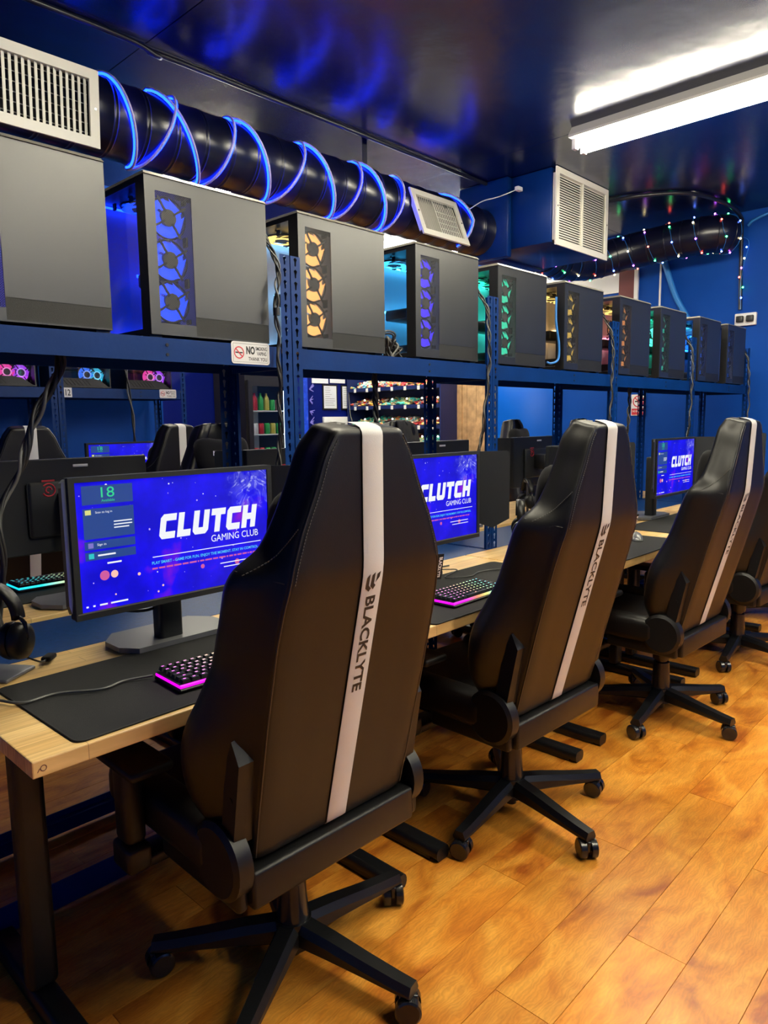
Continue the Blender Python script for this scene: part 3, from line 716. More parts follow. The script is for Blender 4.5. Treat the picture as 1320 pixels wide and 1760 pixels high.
put_text(MB(), TX['12'], 0.034, 0.042, mx((-0.017, -0.001, -0.021)) @ Matrix.Rotation(PI / 2, 4, 'X')).build('lettering', 'sign_ink', t)

# ================================================================== TOWER COMPUTERS
def fan_meshes():
    b = MB(); n = 5
    for k in range(n):                     # glowing blades (axis along y, facing -y)
        a0 = 2 * PI * k / n; vs = []; fs = []
        for i in range(6):
            s = i / 5; r = 0.022 + 0.035 * s; a = a0 + 0.45 * s; da = 1.12 - 0.06 * s
            vs += [(r * math.cos(a), 0.004, r * math.sin(a)), (r * math.cos(a + da), -0.006, r * math.sin(a + da))]
        for i in range(5): fs.append((2 * i, 2 * i + 1, 2 * i + 3, 2 * i + 2))
        b.add(vs, fs)
    b.add([(r_ * math.cos(2 * PI * k / 24), .0112, r_ * math.sin(2 * PI * k / 24)) for r_ in (.033, .055) for k in range(24)], [(k, (k + 1) % 24, 24 + (k + 1) % 24, 24 + k) for k in range(24)])
    blades = b.mesh('fan')
    h = MB().cyl((0, -0.010, 0), (0, 0.010, 0), 0.0245, seg=20)
    hub = h.mesh('hub')
    f = MB()
    f.tube([(0.0585 * math.cos(a), 0, 0.0585 * math.sin(a)) for a in [k * 2 * PI / 28 for k in range(28)]], 0.003, 6, closed=True)
    for a in (45, 135, 225, 315):
        f.box(0.018, 0.066, -0.013, -0.009, -0.0030, 0.0030, mx((0, 0, 0), (0, R(a + 12), 0)))
    for sx in (-1, 1):
        for sz in (-1, 1): f.box(sx * 0.054, sx * 0.060, -0.010, 0.010, sz * 0.046, sz * 0.060)
    frame = f.mesh('fan_bracket')
    return blades, hub, frame
mat('hub_grey', (0.10, 0.10, 0.10), 0.6)
FAN = fan_meshes()
def fan(parent, loc, rot, col):
    f = ob('fan', FAN[0], 'fan_glow', parent, loc, rot, color=col)
    ob('hub', FAN[1], 'hub_grey', f)
    ob('fan_bracket', FAN[2], 'case_black', f)
PCW, PCD, PCH = 0.425, 0.345, 0.462
def pc_meshes():
    W, D, H = PCW / 2, PCD / 2, PCH
    M_ = {}
    b = MB()   # chassis: floor, roof, back, corner pillars, tray, feet
    b.box(-W, W, -D + 0.004, D, 0.012, 0.030).box(-W, W, -D + 0.004, D, H - 0.022, H - 0.006)
    b.box(W - 0.006, W, -D + 0.004, D, 0.030, H - 0.022)
    b.box(-W, -W + 0.012, -D + 0.004, -D + 0.050, 0.030, H - 0.022).box(-W, -W + 0.010, D - 0.012, D, 0.030, H - 0.022)
    for sx in (-1, 1):
        for sy in (-1, 1): b.box(sx * W * 0.9 - 0.02, sx * W * 0.9 + 0.02, sy * D * 0.8 - 0.02, sy * D * 0.8 + 0.02, 0, 0.012)
    M_['chassis'] = b.mesh('chassis')
    b = MB(); c0, c1, z0, z1 = -W + 0.032, -W + 0.150, 0.046, H - 0.045
    y0, y1 = -D, -D + 0.004
    b.box(-W, c0, y0, y1, 0.012, H - 0.006).box(c1, W, y0, y1, 0.072, H - 0.006)
    b.box(c0, c1, y0, y1, z1, H - 0.006).box(c0, c1, y0, y1, 0.012, z0)
    b.box(c1, W, y0, y1, 0.012, 0.016)
    M_['side_panel'] = b.mesh('side_panel')
    b = MB(); b.box(c0, c1, y0 + 0.001, y0 + 0.0016, z0, z1)
    M_['fan_mesh'] = b.mesh('perforated_screen')
    b = MB(); b.box(c1, W, y0 + 0.001, y0 + 0.0022, 0.016, 0.072)
    M_['vent_strip'] = b.mesh('vent_strip')
    M_['top_trim'] = MB().add([(-W - .002, -D - .004, H - .006), (W + .002, -D - .004, H - .006), (W + .002, D, H - .006), (-W - .002, D, H - .006), (-W + .002, -D + .006, H + .004), (W - .002, -D + .006, H + .004), (W - .002, D - .004, H + .004), (-W + .002, D - .004, H + .004)], [(0, 3, 2, 1), (4, 5, 6, 7), (0, 1, 5, 4), (1, 2, 6, 5), (2, 3, 7, 6), (3, 0, 4, 7)]).mesh('top_cover')
    M_['glass'] = MB().box(-W + 0.001, -W + 0.004, -D + 0.050, D - 0.012, 0.030, H - 0.022).mesh('glass_front')
    M_['glass2'] = MB().box(-W + 0.010, W - 0.006, D - 0.004, D - 0.001, 0.030, H - 0.022).mesh('far_panel')  # pale panel added in place of the far glass to bounce light inside
    b = MB(); b.box(-W + 0.165, W - 0.006, -0.060, -0.055, 0.030, H - 0.022)
    b.box(W - 0.0085, W - 0.0065, -D + 0.006, D - 0.004, 0.031, H - 0.023).box(-W + 0.012, W - 0.009, -D + 0.066, D - 0.005, 0.0305, 0.033)
    M_['tray'] = b.mesh('motherboard_tray')
    b = MB(); b.rbox(-W + 0.115, W - 0.02, -0.02, 0.11, 0.190, 0.235, 0.006, 1).rbox(-W + 0.20, W - 0.03, -0.054, -0.040, 0.25, 0.40, 0.003, 1).rbox(-W + 0.16, W - 0.02, -0.05, 0.14, 0.032, 0.085, 0.004, 1)
    M_['gpu'] = b.mesh('graphics_card')
    b = MB(); b.box(-W + 0.115, W - 0.03, 0.111, 0.114, 0.225, 0.234).box(W - 0.016, W - 0.010, -0.05, 0.15, 0.262, 0.272).box(W - 0.016, W - 0.010, -0.05, 0.15, 0.205, 0.212).box(-W + 0.014, -W + 0.020, -D + 0.042, -D + 0.047, 0.05, H - 0.04).box(-W + 0.03, W - 0.03, D - 0.030, D - 0.026, H - 0.030, H - 0.024).box(-W + 0.03, W - 0.03, D - 0.030, D - 0.026, 0.034, 0.038)  # light bars, plus edge strips added to brighten the case inside
    M_['led'] = b.mesh('light_strip')
    b = MB(); b.lathe([(0.026, 0), (0.036, 0), (0.036, 0.006), (0.026, 0.006), (0.026, 0)], 24, mx((-W + 0.27, -0.012, 0.325), (R(90), 0, 0)))
    M_['cooler'] = b.mesh('cooler_ring')
    return M_
PCM = pc_meshes()
def tower(x, label, fans, inner, cooler, y=RY0 + 0.008, top=None, rear=None):
    t = thing('tower_computer', (x + PCW / 2, y + PCD / 2, BT - 0.0028), 0, label, 'computer', 'black tower computers on top of the rack')
    ob('chassis', PCM['chassis'], 'case_black', t); ob('side_panel', PCM['side_panel'], 'panel_grey', t)
    ob('perforated_screen', PCM['fan_mesh'], 'perforated', t); ob('vent_strip', PCM['vent_strip'], 'vent_dark', t)
    ob('top_cover', PCM['top_trim'], 'case_trim', t)
    ob('glass_front', PCM['glass'], 'glass', t); ob('far_panel', PCM['glass2'], 'case_inner', t)
    ob('motherboard_tray', PCM['tray'], 'case_inner', t); ob('graphics_card', PCM['gpu'], 'case_black', t)
    ob('light_strip', PCM['led'], 'strip_glow', t, color=inner)
    ob('cooler_ring', PCM['cooler'], 'fan_glow', t, color=cooler)
    W, D, H = PCW / 2, PCD / 2, PCH
    for z in (0.112, 0.232, 0.352):
        fan(t, (-W + 0.082, -D + 0.024, z), (0, 0, 0), fans)
    for k in range(3):
        fan(t, (-W + 0.10 + 0.125 * k, 0.04, H - 0.036), (R(-90), 0, 0), top or fans)
    fan(t, (W - 0.022, 0.045, 0.325), (0, 0, R(-90)), rear or fans)
mat('vent_dark', (0.012, 0.013, 0.013), 0.5, spec=0.35, bump=0.4, bscale=700)
BLU = (0.004, 0.03, 1.0); ORG = (1.0, 0.42, 0.12); YEL = (1.0, 0.62, 0.14); GRN = (0.03, 0.9, 0.45); CYN = (0.06, 0.55, 1.0); VIO = (0.05, 0.02, 1.0); AZU = (0.01, 0.16, 1.0)
tower(0.525, 'black tower computer with a plain grey side next to the blue-fan tower', VIO, BLU, VIO)
tower(1.067, 'black tower computer with three blue fans and a pink glow inside', (0.003, 0.05, 1.0), BLU, (1.0, 0.1, 0.35))
tower(1.627, 'black tower computer with three orange fans and pale cyan inside', ORG, (0.25, 0.65, 1.0), (0.5, 0.7, 1), top=YEL)
tower(2.236, 'black tower computer with dim violet-blue fans and bright blue inside', VIO, CYN, CYN, top=CYN)
tower(2.815, 'black tower computer with teal-green fans and lights', (0.02, 0.55, 0.32), (0.05, 0.8, 0.6), GRN, top=GRN)
tower(3.425, 'black tower computer with amber fans beside a pale blue cable', (0.5, 0.32, 0.05), (0.5, 0.28, 0.1), YEL, top=YEL, rear=ORG)
tower(4.065, 'black tower computer with red-orange light inside', (0.5, 0.18, 0.05), (0.5, 0.1, 0.15), ORG, top=YEL, rear=(1, 0.3, 0.08))
tower(4.650, 'black tower computer with mint-green light inside', (0.02, 0.3, 0.2), GRN, (0.1, 1, 0.6), top=GRN, rear=(0.1, 1, 0.6))
tower(5.330, 'black tower computer with azure light beside the tangled cords', (0.0, 0.06, 0.4), AZU, CYN, top=CYN, rear=AZU)
tower(5.920, 'black tower computer with blue light at the end of the row', (0.0, 0.06, 0.4), AZU, CYN, top=CYN, rear=AZU)

# towers on the far rack, glass side towards the room
def glass_tower(x, wd, c1, c2, label):
    t = thing('tower_computer', (x + wd / 2, 5.10, BT - 0.0028), 0, label, 'computer', 'glass-sided tower computers on the far rack')
    W = wd / 2; D = 0.17; H = 0.42
    MB().box(-W, W, -D, D, 0.008, 0.016).box(-W, W, -D, D, H - 0.012, H).box(-W, -W + 0.008, -D + 0.005, D, 0.016, H - 0.012).box(W - 0.008, W, -D + 0.005, D, 0.016, H - 0.012).box(-W, W, D - 0.006, D, 0.016, H - 0.012).box(-W * 0.8, W * 0.8, -D * 0.8, D * 0.8, 0, 0.008).build('chassis', 'case_black', t)
    b = MB().prism([(-W + 0.008, 0.016), (W - 0.02, 0.016), (W * 0.55, 0.062), (W * 0.3, 0.070), (-W + 0.008, 0.070)], 0.012, mx((0, -D + 0.004, 0)))
    sh = b.build('power_supply_cover', 'metal_dark', t)
    for k in range(7):
        MB().prism([(-W + 0.02 + k * 0.026, 0.064), (-W + 0.034 + k * 0.026, 0.064), (-W + 0.070 + k * 0.026, 0.022), (-W + 0.056 + k * 0.026, 0.022)], 0.002, mx((0, -D + 0.0015, 0))).build('slot', 'grille_dark', sh)
    MB().box(-W + 0.008, W - 0.008, 0.06, 0.064, 0.07, H - 0.012).build('motherboard_tray', 'case_black', t)
    MB().rbox(-W + 0.02, W * 0.35, -0.06, 0.05, 0.135, 0.175, 0.004, 1).build('graphics_card', 'case_black', t)
    put_text(MB(), TX['RTX'], 0.085, 0.011, mx((-W + 0.05, -0.062, 0.150)) @ Matrix.Rotation(PI / 2, 4, 'X')).build('lettering', 'lit_white', t)
    for fx, fz, c in ((W * 0.22, 0.100, c1), (W - 0.068, 0.098, c2), (W * 0.22, 0.25, c1), (W - 0.068, 0.23, c2), (W - 0.068, 0.35, c2)):
        fan(t, (fx, -0.09, fz), (0, 0, 0), tuple(q * .45 for q in c))
        MB().lathe([(0.022, 0), (0.029, 0), (0.029, 0.004), (0.022, 0.004), (0.022, 0)], 24, mx((fx, -0.103, fz), (R(90), 0, 0))).build('ring_light', 'ring_glow', t).color = (*[min(1, q + 0.25) for q in c], 1)
    MB().box(-W + 0.008, W - 0.008, -D, -D + 0.003, 0.07, H - 0.012).build('glass_side', 'glass', t)
emit_objcol('ring_glow', 1.3)
glass_tower(1.47, 0.40, (1.0, 0.05, 0.4), (0.45, 0.05, 0.9), 'glass-sided tower with pink and violet fans left of the far rack post')
glass_tower(2.02, 0.36, (0.02, 0.18, 1.0), (0.02, 0.5, 0.75), 'glass-sided tower with blue and teal fans over the number 12 plate')
glass_tower(2.50, 0.36, (1.0, 0.06, 0.4), (0.4, 0.04, 0.9), 'glass-sided tower with pink and violet fans over the far sticker')

# ================================================================== DESKS
DH = 0.74
def desk(x0, x1, y0, y1, label, flip=False, group='light wood desks on black T-legs'):
    t = thing('desk', ((x0 + x1) / 2, (y0 + y1) / 2, 0), PI if flip else 0, label, 'desk', group)
    W, D = (x1 - x0) / 2, (y1 - y0) / 2
    MB().rbox(-W, W, -D, D, DH - 0.034, DH, 0.003, 2, smooth=False).build('tabletop', 'butcher_block', t)
    for s in (-1, 1):
        lx = s * (W - 0.095)
        MB().rbox(lx - 0.034, lx + 0.034, 0.0, 0.052, 0.042, DH - 0.06, 0.016, 4).build('leg', 'frame_black', t)
        b = MB(); b.cyl((lx, -D - 0.03, 0.024), (lx, D - 0.02, 0.024), 0.030, seg=20, m=Matrix.Identity(4)); b.box(lx - 0.028, lx + 0.028, -D + 0.0, D - 0.04, 0.0, 0.026)
        b.v = [(x, y, max(0.003, min(z, 0.044))) for x, y, z in b.v]
        b.build('foot', 'frame_black', t)
        MB().box(lx - 0.03, lx + 0.03, -D + 0.06, D - 0.06, DH - 0.06, DH - 0.0345).build('bracket', 'frame_black', t)
    MB().box(-W + 0.13, W - 0.13, 0.005, 0.045, DH - 0.085, DH - 0.036).build('crossbar', 'frame_black', t)
    return t
dl = ['light wood desk at the open end of the row, near the dark table leg', 'light wood desk under the rainbow-lit keyboard', 'light wood desk under the grey computer mouse', 'light wood desk second from the end wall', 'light wood desk next to the end wall']
DX = [0.44 + 1.058 * i for i in range(6)]
for i in range(5):
    d = desk(DX[i], DX[i] + 1.05, 1.315, 1.925, dl[i])
    if i == 0:
        b = MB(); ring = [(math.cos(a), math.sin(a)) for a in [k * 2 * PI / 20 for k in range(20)]]
        b.add([(c * 0.0062, 0, s * 0.0062) for c, s in ring] + [(c * 0.0046, 0, s * 0.0046) for c, s in ring], [(k, (k + 1) % 20, 20 + (k + 1) % 20, 20 + k) for k in range(20)])
        b.add([(-0.012, 0, -0.006), (-0.0104, 0, -0.006), (-0.006, 0, 0.001), (-0.0076, 0, 0.001)], [(0, 1, 2, 3)])
        b.build('burnt_mark', 'maroon', d, (-0.505, -0.3058, DH - 0.017))
for i in range(5):
    desk(DX[i] + 0.06, DX[i] + 1.11, 2.335, 2.945, ['light wood desk behind the rack, below the monitor back with a red mark', 'light wood desk behind the rack, before the chair with a printed pillow',
        'light wood desk behind the rack, before the jacket-draped chair', 'light wood desk behind the rack, before the chair by the blue door', 'light wood desk behind the rack, nearest the end wall'][i], True, 'light wood desks behind the rack')
desk(0.80, 1.84, 4.28, 4.89, 'light wood desk by the far wall, at the left far chair', group='light wood desks by the far wall')
desk(1.86, 2.90, 4.28, 4.89, 'light wood desk by the far wall, under the screen showing 18', group='light wood desks by the far wall')

# desk pads
def pad(x, y, wd, dp, label, rz=0.0, z=DH):
    t = thing('desk_pad', (x, y, z), rz, label, 'desk pad', 'black cloth desk pads')
    def rr(w, h, r, n=6):
        out = []
        for cx, cz, a in ((w / 2 - r, h / 2 - r, 0), (-w / 2 + r, h / 2 - r, 90), (-w / 2 + r, -h / 2 + r, 180), (w / 2 - r, -h / 2 + r, 270)):
            for k in range(n + 1): out.append((cx + r * math.cos(R(a + 90 * k / n)), cz + r * math.sin(R(a + 90 * k / n))))
        return out
    o = rr(wd, dp, 0.02); m = Matrix.Rotation(-PI / 2, 4, 'X')
    MB().prism([(a, -b) for a, b in o], -0.004, m).build('cloth', 'mat_cloth', t)
    MB().tube([(a, b, 0.0025) for a, b in o], 0.0022, 6, closed=True).build('stitched_edge', 'mat_edge', t)
pad(0.975, 1.545, 0.90, 0.42, 'black desk pad on the end desk under the pink-lit keyboard', R(1))
pad(2.045, 1.525, 0.90, 0.42, 'black desk pad under the rainbow-lit keyboard')
pad(3.10, 1.525, 0.90, 0.42, 'black desk pad under the grey mouse')
pad(4.17, 1.525, 0.90, 0.42, 'black desk pad below the screen beside two open shields')
pad(5.22, 1.525, 0.90, 0.42, 'black desk pad on the last desk by the end wall')
for i in range(3):
    pad(1.03 + 1.058 * i, 2.74, 0.90, 0.40, ['black desk pad behind the rack under the green-lit keyboard', 'black desk pad behind the rack below the pillow chair', 'black desk pad behind the rack below the jacket chair'][i])

# ================================================================== MONITORS
SW, SH = 0.545, 0.306
CL = {'C': ([(0, .15), (.15, 0), (.85, 0), (.85, .28), (.32, .28), (.32, .72), (.85, .72), (.85, 1), (.15, 1), (0, .85)], .85), 'L': ([(0, 0), (.74, 0), (.74, .28), (.32, .28), (.32, 1), (0, 1)], .74),
      'U': ([(0, 1), (0, .15), (.15, 0), (.75, 0), (.9, .15), (.9, 1), (.58, 1), (.58, .28), (.32, .28), (.32, 1)], .9), 'T': ([(0, 1), (0, .72), (.26, .72), (.26, 0), (.58, 0), (.58, .72), (.84, .72), (.84, 1)], .84),
      'H': ([(0, 0), (.32, 0), (.32, .36), (.56, .36), (.56, 0), (.88, 0), (.88, 1), (.56, 1), (.56, .64), (.32, .64), (.32, 1), (0, 1)], .88)}
def screen_parts():
    P = {}
    X = lambda u: (u - 0.5) * SW
    Z = lambda v: (0.5 - v) * SH
    up = Matrix.Rotation(PI / 2, 4, 'X')
    def txt(b, key, u0, u1, v0, v1, y=-0.0004):
        put_text(b, TX[key], (u1 - u0) * SW, (v1 - v0) * SH, mx((X(u0), y, Z(v1))) @ up)
    def rect(b, u0, u1, v0, v1, y):
        b.add([(X(u0), y, Z(v1)), (X(u1), y, Z(v1)), (X(u1), y, Z(v0)), (X(u0), y, Z(v0))], [(0, 1, 2, 3)])
    def disc(b, u, v, r, y=-0.0003, n=16):
        b.add([(X(u) + r * math.cos(2 * PI * k / n), y, Z(v) + r * math.sin(2 * PI * k / n)) for k in range(n)], [list(range(n))])
    P['screen'] = MB().box(-SW / 2, SW / 2, 0, 0.002, -SH / 2, SH / 2).mesh('screen')
    b = MB()
    tot = sum(CL[c][1] for c in 'CLUTCH') + 0.12 * 5; sc_ = 0.56 * SW / (tot + 0.2); x = 0
    for c in 'CLUTCH':
        pl, wd = CL[c]
        b.add([(X(0.375) + (x + px + 0.2 * pz) * sc_, -0.0004, Z(0.515) + pz * 0.205 * SH) for px, pz in pl], [list(range(len(pl)))]); x += wd + 0.12
    P['title'] = (b.mesh('title_lettering'), 'lit_white')
    b = MB(); txt(b, 'GAMING CLUB', 0.655, 0.935, 0.540, 0.600); P['subtitle'] = (b.mesh('subtitle_lettering'), 'lit_white')
    b = MB(); rect(b, 0.34, 0.95, 0.650, 0.6565, -0.0004); P['rule'] = (b.mesh('rule_line'), 'lit_white')
    b = MB()
    for k in range(11): disc(b, [.14, .44, .46, .58, .62, .69, .36, .55, .78, .88, .5][k], [.03, .06, .055, .07, .17, .2, .78, .62, .66, .7, .82][k], [.0028, .002, .0012, .001, .0016, .0012, .0016, .0012, .001, .0012, .001][k])
    txt(b, 'Scan', 0.085, 0.16, 0.228, 0.250, -0.0008); txt(b, 'Sign', 0.085, 0.125, 0.478, 0.502, -0.0008)
    for k in range(3): rect(b, 0.165, 0.165 + [.085, .085, .07][k], 0.315 + 0.024 * k, 0.324 + 0.024 * k, -0.0008)
    rect(b, 0.085, 0.165, 0.565, 0.578, -0.0008); rect(b, 0.125, 0.19, 0.635, 0.648, -0.0005)
    for u0, u1 in ((0.02, 0.03), (0.05, 0.06), (0.08, 0.115), (0.13, 0.21)): rect(b, u0, u1, 0.955, 0.968, -0.0005)
    rect(b, 0.70, 0.90, 0.80, 0.808, -0.0005); rect(b, 0.72, 0.90, 0.835, 0.843, -0.0005)
    P['lettering'] = (b.mesh('small_marks'), 'lit_white')
    b = MB(); txt(b, 'slogan', 0.335, 0.935, 0.690, 0.722)
    P['slogan'] = (b.mesh('slogan'), 'lit_cyan')
    b = MB(); u = 0.335; rr_ = random.Random(5)
    while u < 0.92:
        l = 0.006 + rr_.random() * 0.035; rect(b, u, min(u + l, 0.93), 0.742, 0.756, -0.0004); u += l + 0.006
    disc(b, 0.60, 0.80, 0.006); disc(b, 0.80, 0.81, 0.0075); disc(b, 0.11, 0.735, 0.012)
    P['small_print'] = (b.mesh('small_print'), 'lit_pink')
    b = MB(); txt(b, '18', 0.115, 0.175, 0.045, 0.125, -0.0008); txt(b, 'Available', 0.115, 0.175, 0.138, 0.158, -0.0008)
    P['number'] = (b.mesh('seat_number'), 'lit_green')
    b = MB(); rect(b, 0.03, 0.26, 0.03, 0.175, -0.0005); rect(b, 0.03, 0.26, 0.205, 0.44, -0.0005); rect(b, 0.03, 0.26, 0.458, 0.523, -0.0005); rect(b, 0.03, 0.26, 0.540, 0.605, -0.0005)
    P['panels'] = (b.mesh('login_panels'), 'lit_panel')
    b = MB(); rect(b, 0.04, 0.066, 0.215, 0.252, -0.0008); P['icon1'] = (b.mesh('icon'), 'lit_yellow')
    b = MB(); rect(b, 0.045, 0.068, 0.470, 0.510, -0.0008); P['icon2'] = (b.mesh('icon'), 'lit_lilac')
    b = MB(); rect(b, 0.045, 0.068, 0.552, 0.592, -0.0008); P['icon3'] = (b.mesh('icon'), 'lit_teal')
    b = MB(); disc(b, 0.155, 0.735, 0.0092); disc(b, 0.27, 0.77, 0.004); disc(b, 0.385, 0.90, 0.0028); disc(b, 0.36, 0.945, 0.0026); disc(b, 0.155, 0.90, 0.0022)
    P['glow_dots'] = (b.mesh('glow_dots'), 'lit_peach')
    return P
SP = screen_parts()
MH, MW = 0.335, 0.575
def monitor_meshes():
    D = {}
    W, H = MW / 2, MH / 2; fz = 0.0025
    b = MB()
    b.rbox(-W, W, 0.003, 0.030, -H, H, 0.004, 2, smooth=False)
    b.box(-W, W, -0.004, 0.004, SH / 2 + fz, H).box(-W, W, -0.004, 0.004, -H, -SH / 2 + fz)
    b.box(-W, -SW / 2, -0.004, 0.004, -SH / 2 + fz, SH / 2 + fz).box(SW / 2, W, -0.004, 0.004, -SH / 2 + fz, SH / 2 + fz)
    b.rbox(-0.17, 0.17, 0.030, 0.052, -0.11, 0.09, 0.012, 2)
    D['housing'] = b.mesh('housing')
    D['chin'] = MB().box(-W + 0.004, W - 0.004, -0.0048, -0.004, -SH / 2 - 0.0005, -SH / 2 + 0.0022).mesh('chin_line')
    s = 0.125
    b = MB().prism([(0, -0.115), (s * 0.45, -0.135), (s, -0.10), (s, H - 0.012), (s - 0.008, H - 0.002), (0, H - 0.002)], 0.006)
    D['shield'] = b.mesh('side_shield')
    b = MB().rbox(-0.034, 0.034, 0.130, 0.180, -0.31, 0.05, 0.008, 2).rbox(-0.04, 0.04, 0.045, 0.135, -0.05, 0.05, 0.006, 1)
    D['column'] = b.mesh('stand_column')
    return D
MM = monitor_meshes()
def base_mesh():
    w_, d_ = 0.17, 0.095
    o = [(-w_, -d_ * 0.35), (-w_ * 0.72, -d_), (w_ * 0.72, -d_), (w_, -d_ * 0.35), (w_, d_ * 0.5), (w_ * 0.8, d_), (-w_ * 0.8, d_), (-w_, d_ * 0.5)]
    return MB().prism([(a, -c) for a, c in o], -0.014, Matrix.Rotation(-PI / 2, 4, 'X')).mesh('stand_base')
MBASE = base_mesh()
def monitor(x, y, rz, label, screen=True, zc=1.062, shields=True, group='desk monitors', logo=False, openang=45, leftang=64):
    t = thing('monitor', (x, y, DH + 0.004), rz, label, 'monitor', group)
    z = zc - DH - 0.004
    ob('housing', MM['housing'], 'monitor_grey', t, (0, 0, z)); ob('stand_column', MM['column'], 'monitor_grey', t, (0.03, 0, z)); ob('stand_base', MBASE, 'stand_grey', t, (0.05, 0.195, 0.001))
    if screen:
        s = ob('screen', SP['screen'], 'screen_picture', t, (0, 0.0008, z + 0.0025))
        ob('chin_line', MM['chin'], 'case_trim', t, (0, 0, z))
        for k, v in SP.items():
            if k != 'screen': ob(v[0].name.split('.')[0], v[0], v[1], s, kind='stuff' if k in ('lettering', 'small_print', 'glow_dots', 'panels') else None)
    if shields:
        ob('side_shield', MM['shield'], 'monitor_grey', t, (MW / 2 + 0.002, 0.004, z), (0, 0, R(-openang)))
        # mirrored one
        ms = cached('shield_l', lambda: MB().prism([(0, -0.115), (-0.125 * 0.45, -0.135), (-0.125, -0.10), (-0.125, MH / 2 - 0.012), (-0.117, MH / 2 - 0.002), (0, MH / 2 - 0.002)], 0.006).mesh('side_shield'))
        ob('side_shield', ms, 'monitor_grey', t, (-MW / 2 - 0.002, 0.004, z), (0, 0, R(leftang)))
    if logo:
        m = Matrix.Translation((0.10, 0.0535, z + 0.06))
        b = MB()
        b.box(-0.022, 0.022, -0.001, 0.001, 0.030, 0.036, m)
        for r0, a0, a1 in ((0.022, 40, 330), (0.010, -90, 180)):
            pts = [(r0 * math.cos(R(a0 + (a1 - a0) * k / 20)), 0, r0 * math.sin(R(a0 + (a1 - a0) * k / 20))) for k in range(21)]
            b.tube(pts, 0.0028, 6, m)
        b.build('red_mark', 'logo_red', t)
        MB().rbox(-0.055, 0.0, 0.030, 0.0325, z + 0.135, z + 0.145, 0.001, 1).build('badge', 'white_plastic', t)
    return t
monitor(0.955, 1.63, 0, 'monitor showing the blue club screen with 18 at the end desk', openang=45)
monitor(1.960, 1.63, 0, 'monitor with open right shield above the rainbow-lit keyboard', openang=40)
monitor(3.075, 1.63, 0, 'monitor half hidden by the pillow of the second striped chair', openang=45)
monitor(4.20, 1.63, 0, 'monitor with both side shields open behind the third striped chair', openang=50, leftang=20)
monitor(5.23, 1.63, 0, 'monitor on the last desk before the end wall', openang=50)
monitor(1.095, 2.64, PI, 'black monitor seen from behind with a red mark on its back', logo=True, group='monitors behind the rack')
monitor(2.15, 2.64, PI, 'black monitor seen from behind in front of the pillow chair', logo=True, group='monitors behind the rack')
monitor(3.21, 2.64, PI, 'black monitor seen from behind in front of the jacket chair', logo=True, group='monitors behind the rack')
monitor(4.27, 2.64, PI, 'black monitor seen from behind in front of the chair by the blue door', logo=True, group='monitors behind the rack')
monitor(5.33, 2.64, PI, 'black monitor seen from behind next to the end wall', logo=True, group='monitors behind the rack')
monitor(1.26, 4.62, 0, 'far monitor glowing pale at the left far chair', group='monitors by the far wall')
monitor(2.32, 4.62, 0, 'far monitor showing the blue club screen below the number 12 plate', group='monitors by the far wall', shields=False)

# ================================================================== KEYBOARDS
ROWS = [[1] * 13 + [1, 1], [1] * 13 + [2], [1.5] + [1] * 12 + [1.5], [1.75] + [1] * 11 + [2.25], [2.25] + [1] * 10 + [1.75, 1], [1.25, 1.25, 1.25, 6.25, 1, 1, 1, 1, 1]]
UNIT = 0.0192
def key_mesh(wd):
    b = MB(); w2 = wd * UNIT / 2 - 0.0010; d2 = UNIT / 2 - 0.0010; t = 0.0028
    b.add([(-w2, -d2, 0), (w2, -d2, 0), (w2, d2, 0), (-w2, d2, 0), (-w2 + t, -d2 + t, 0.0085), (w2 - t, -d2 + t, 0.0085), (w2 - t, d2 - t * 0.6, 0.0085), (-w2 + t, d2 - t * 0.6, 0.0085)],
          [(4, 5, 6, 7), (0, 1, 5, 4), (1, 2, 6, 5), (2, 3, 7, 6), (3, 0, 4, 7)])
    b.cur = 1
    b.add([(-0.0032, 0.001, 0.0087), (0.0032, 0.001, 0.0087), (0.0032, 0.0046, 0.0087), (-0.0032, 0.0046, 0.0087)], [(0, 1, 2, 3)])
    return b
def ramp(s):
    st = [(0, (0.9, 0.1, 0.85)), (0.3, (0.95, 0.3, 0.6)), (0.48, (1, 0.55, 0.3)), (0.66, (0.7, 1, 0.35)), (0.82, (0.2, 1, 0.6)), (1, (0.15, 0.6, 1))]
    for (a, c), (b, d) in zip(st[:-1], st[1:]):
        if s <= b: return tuple(c[i] + (d[i] - c[i]) * (s - a) / (b - a) for i in range(3))
    return st[-1][1]
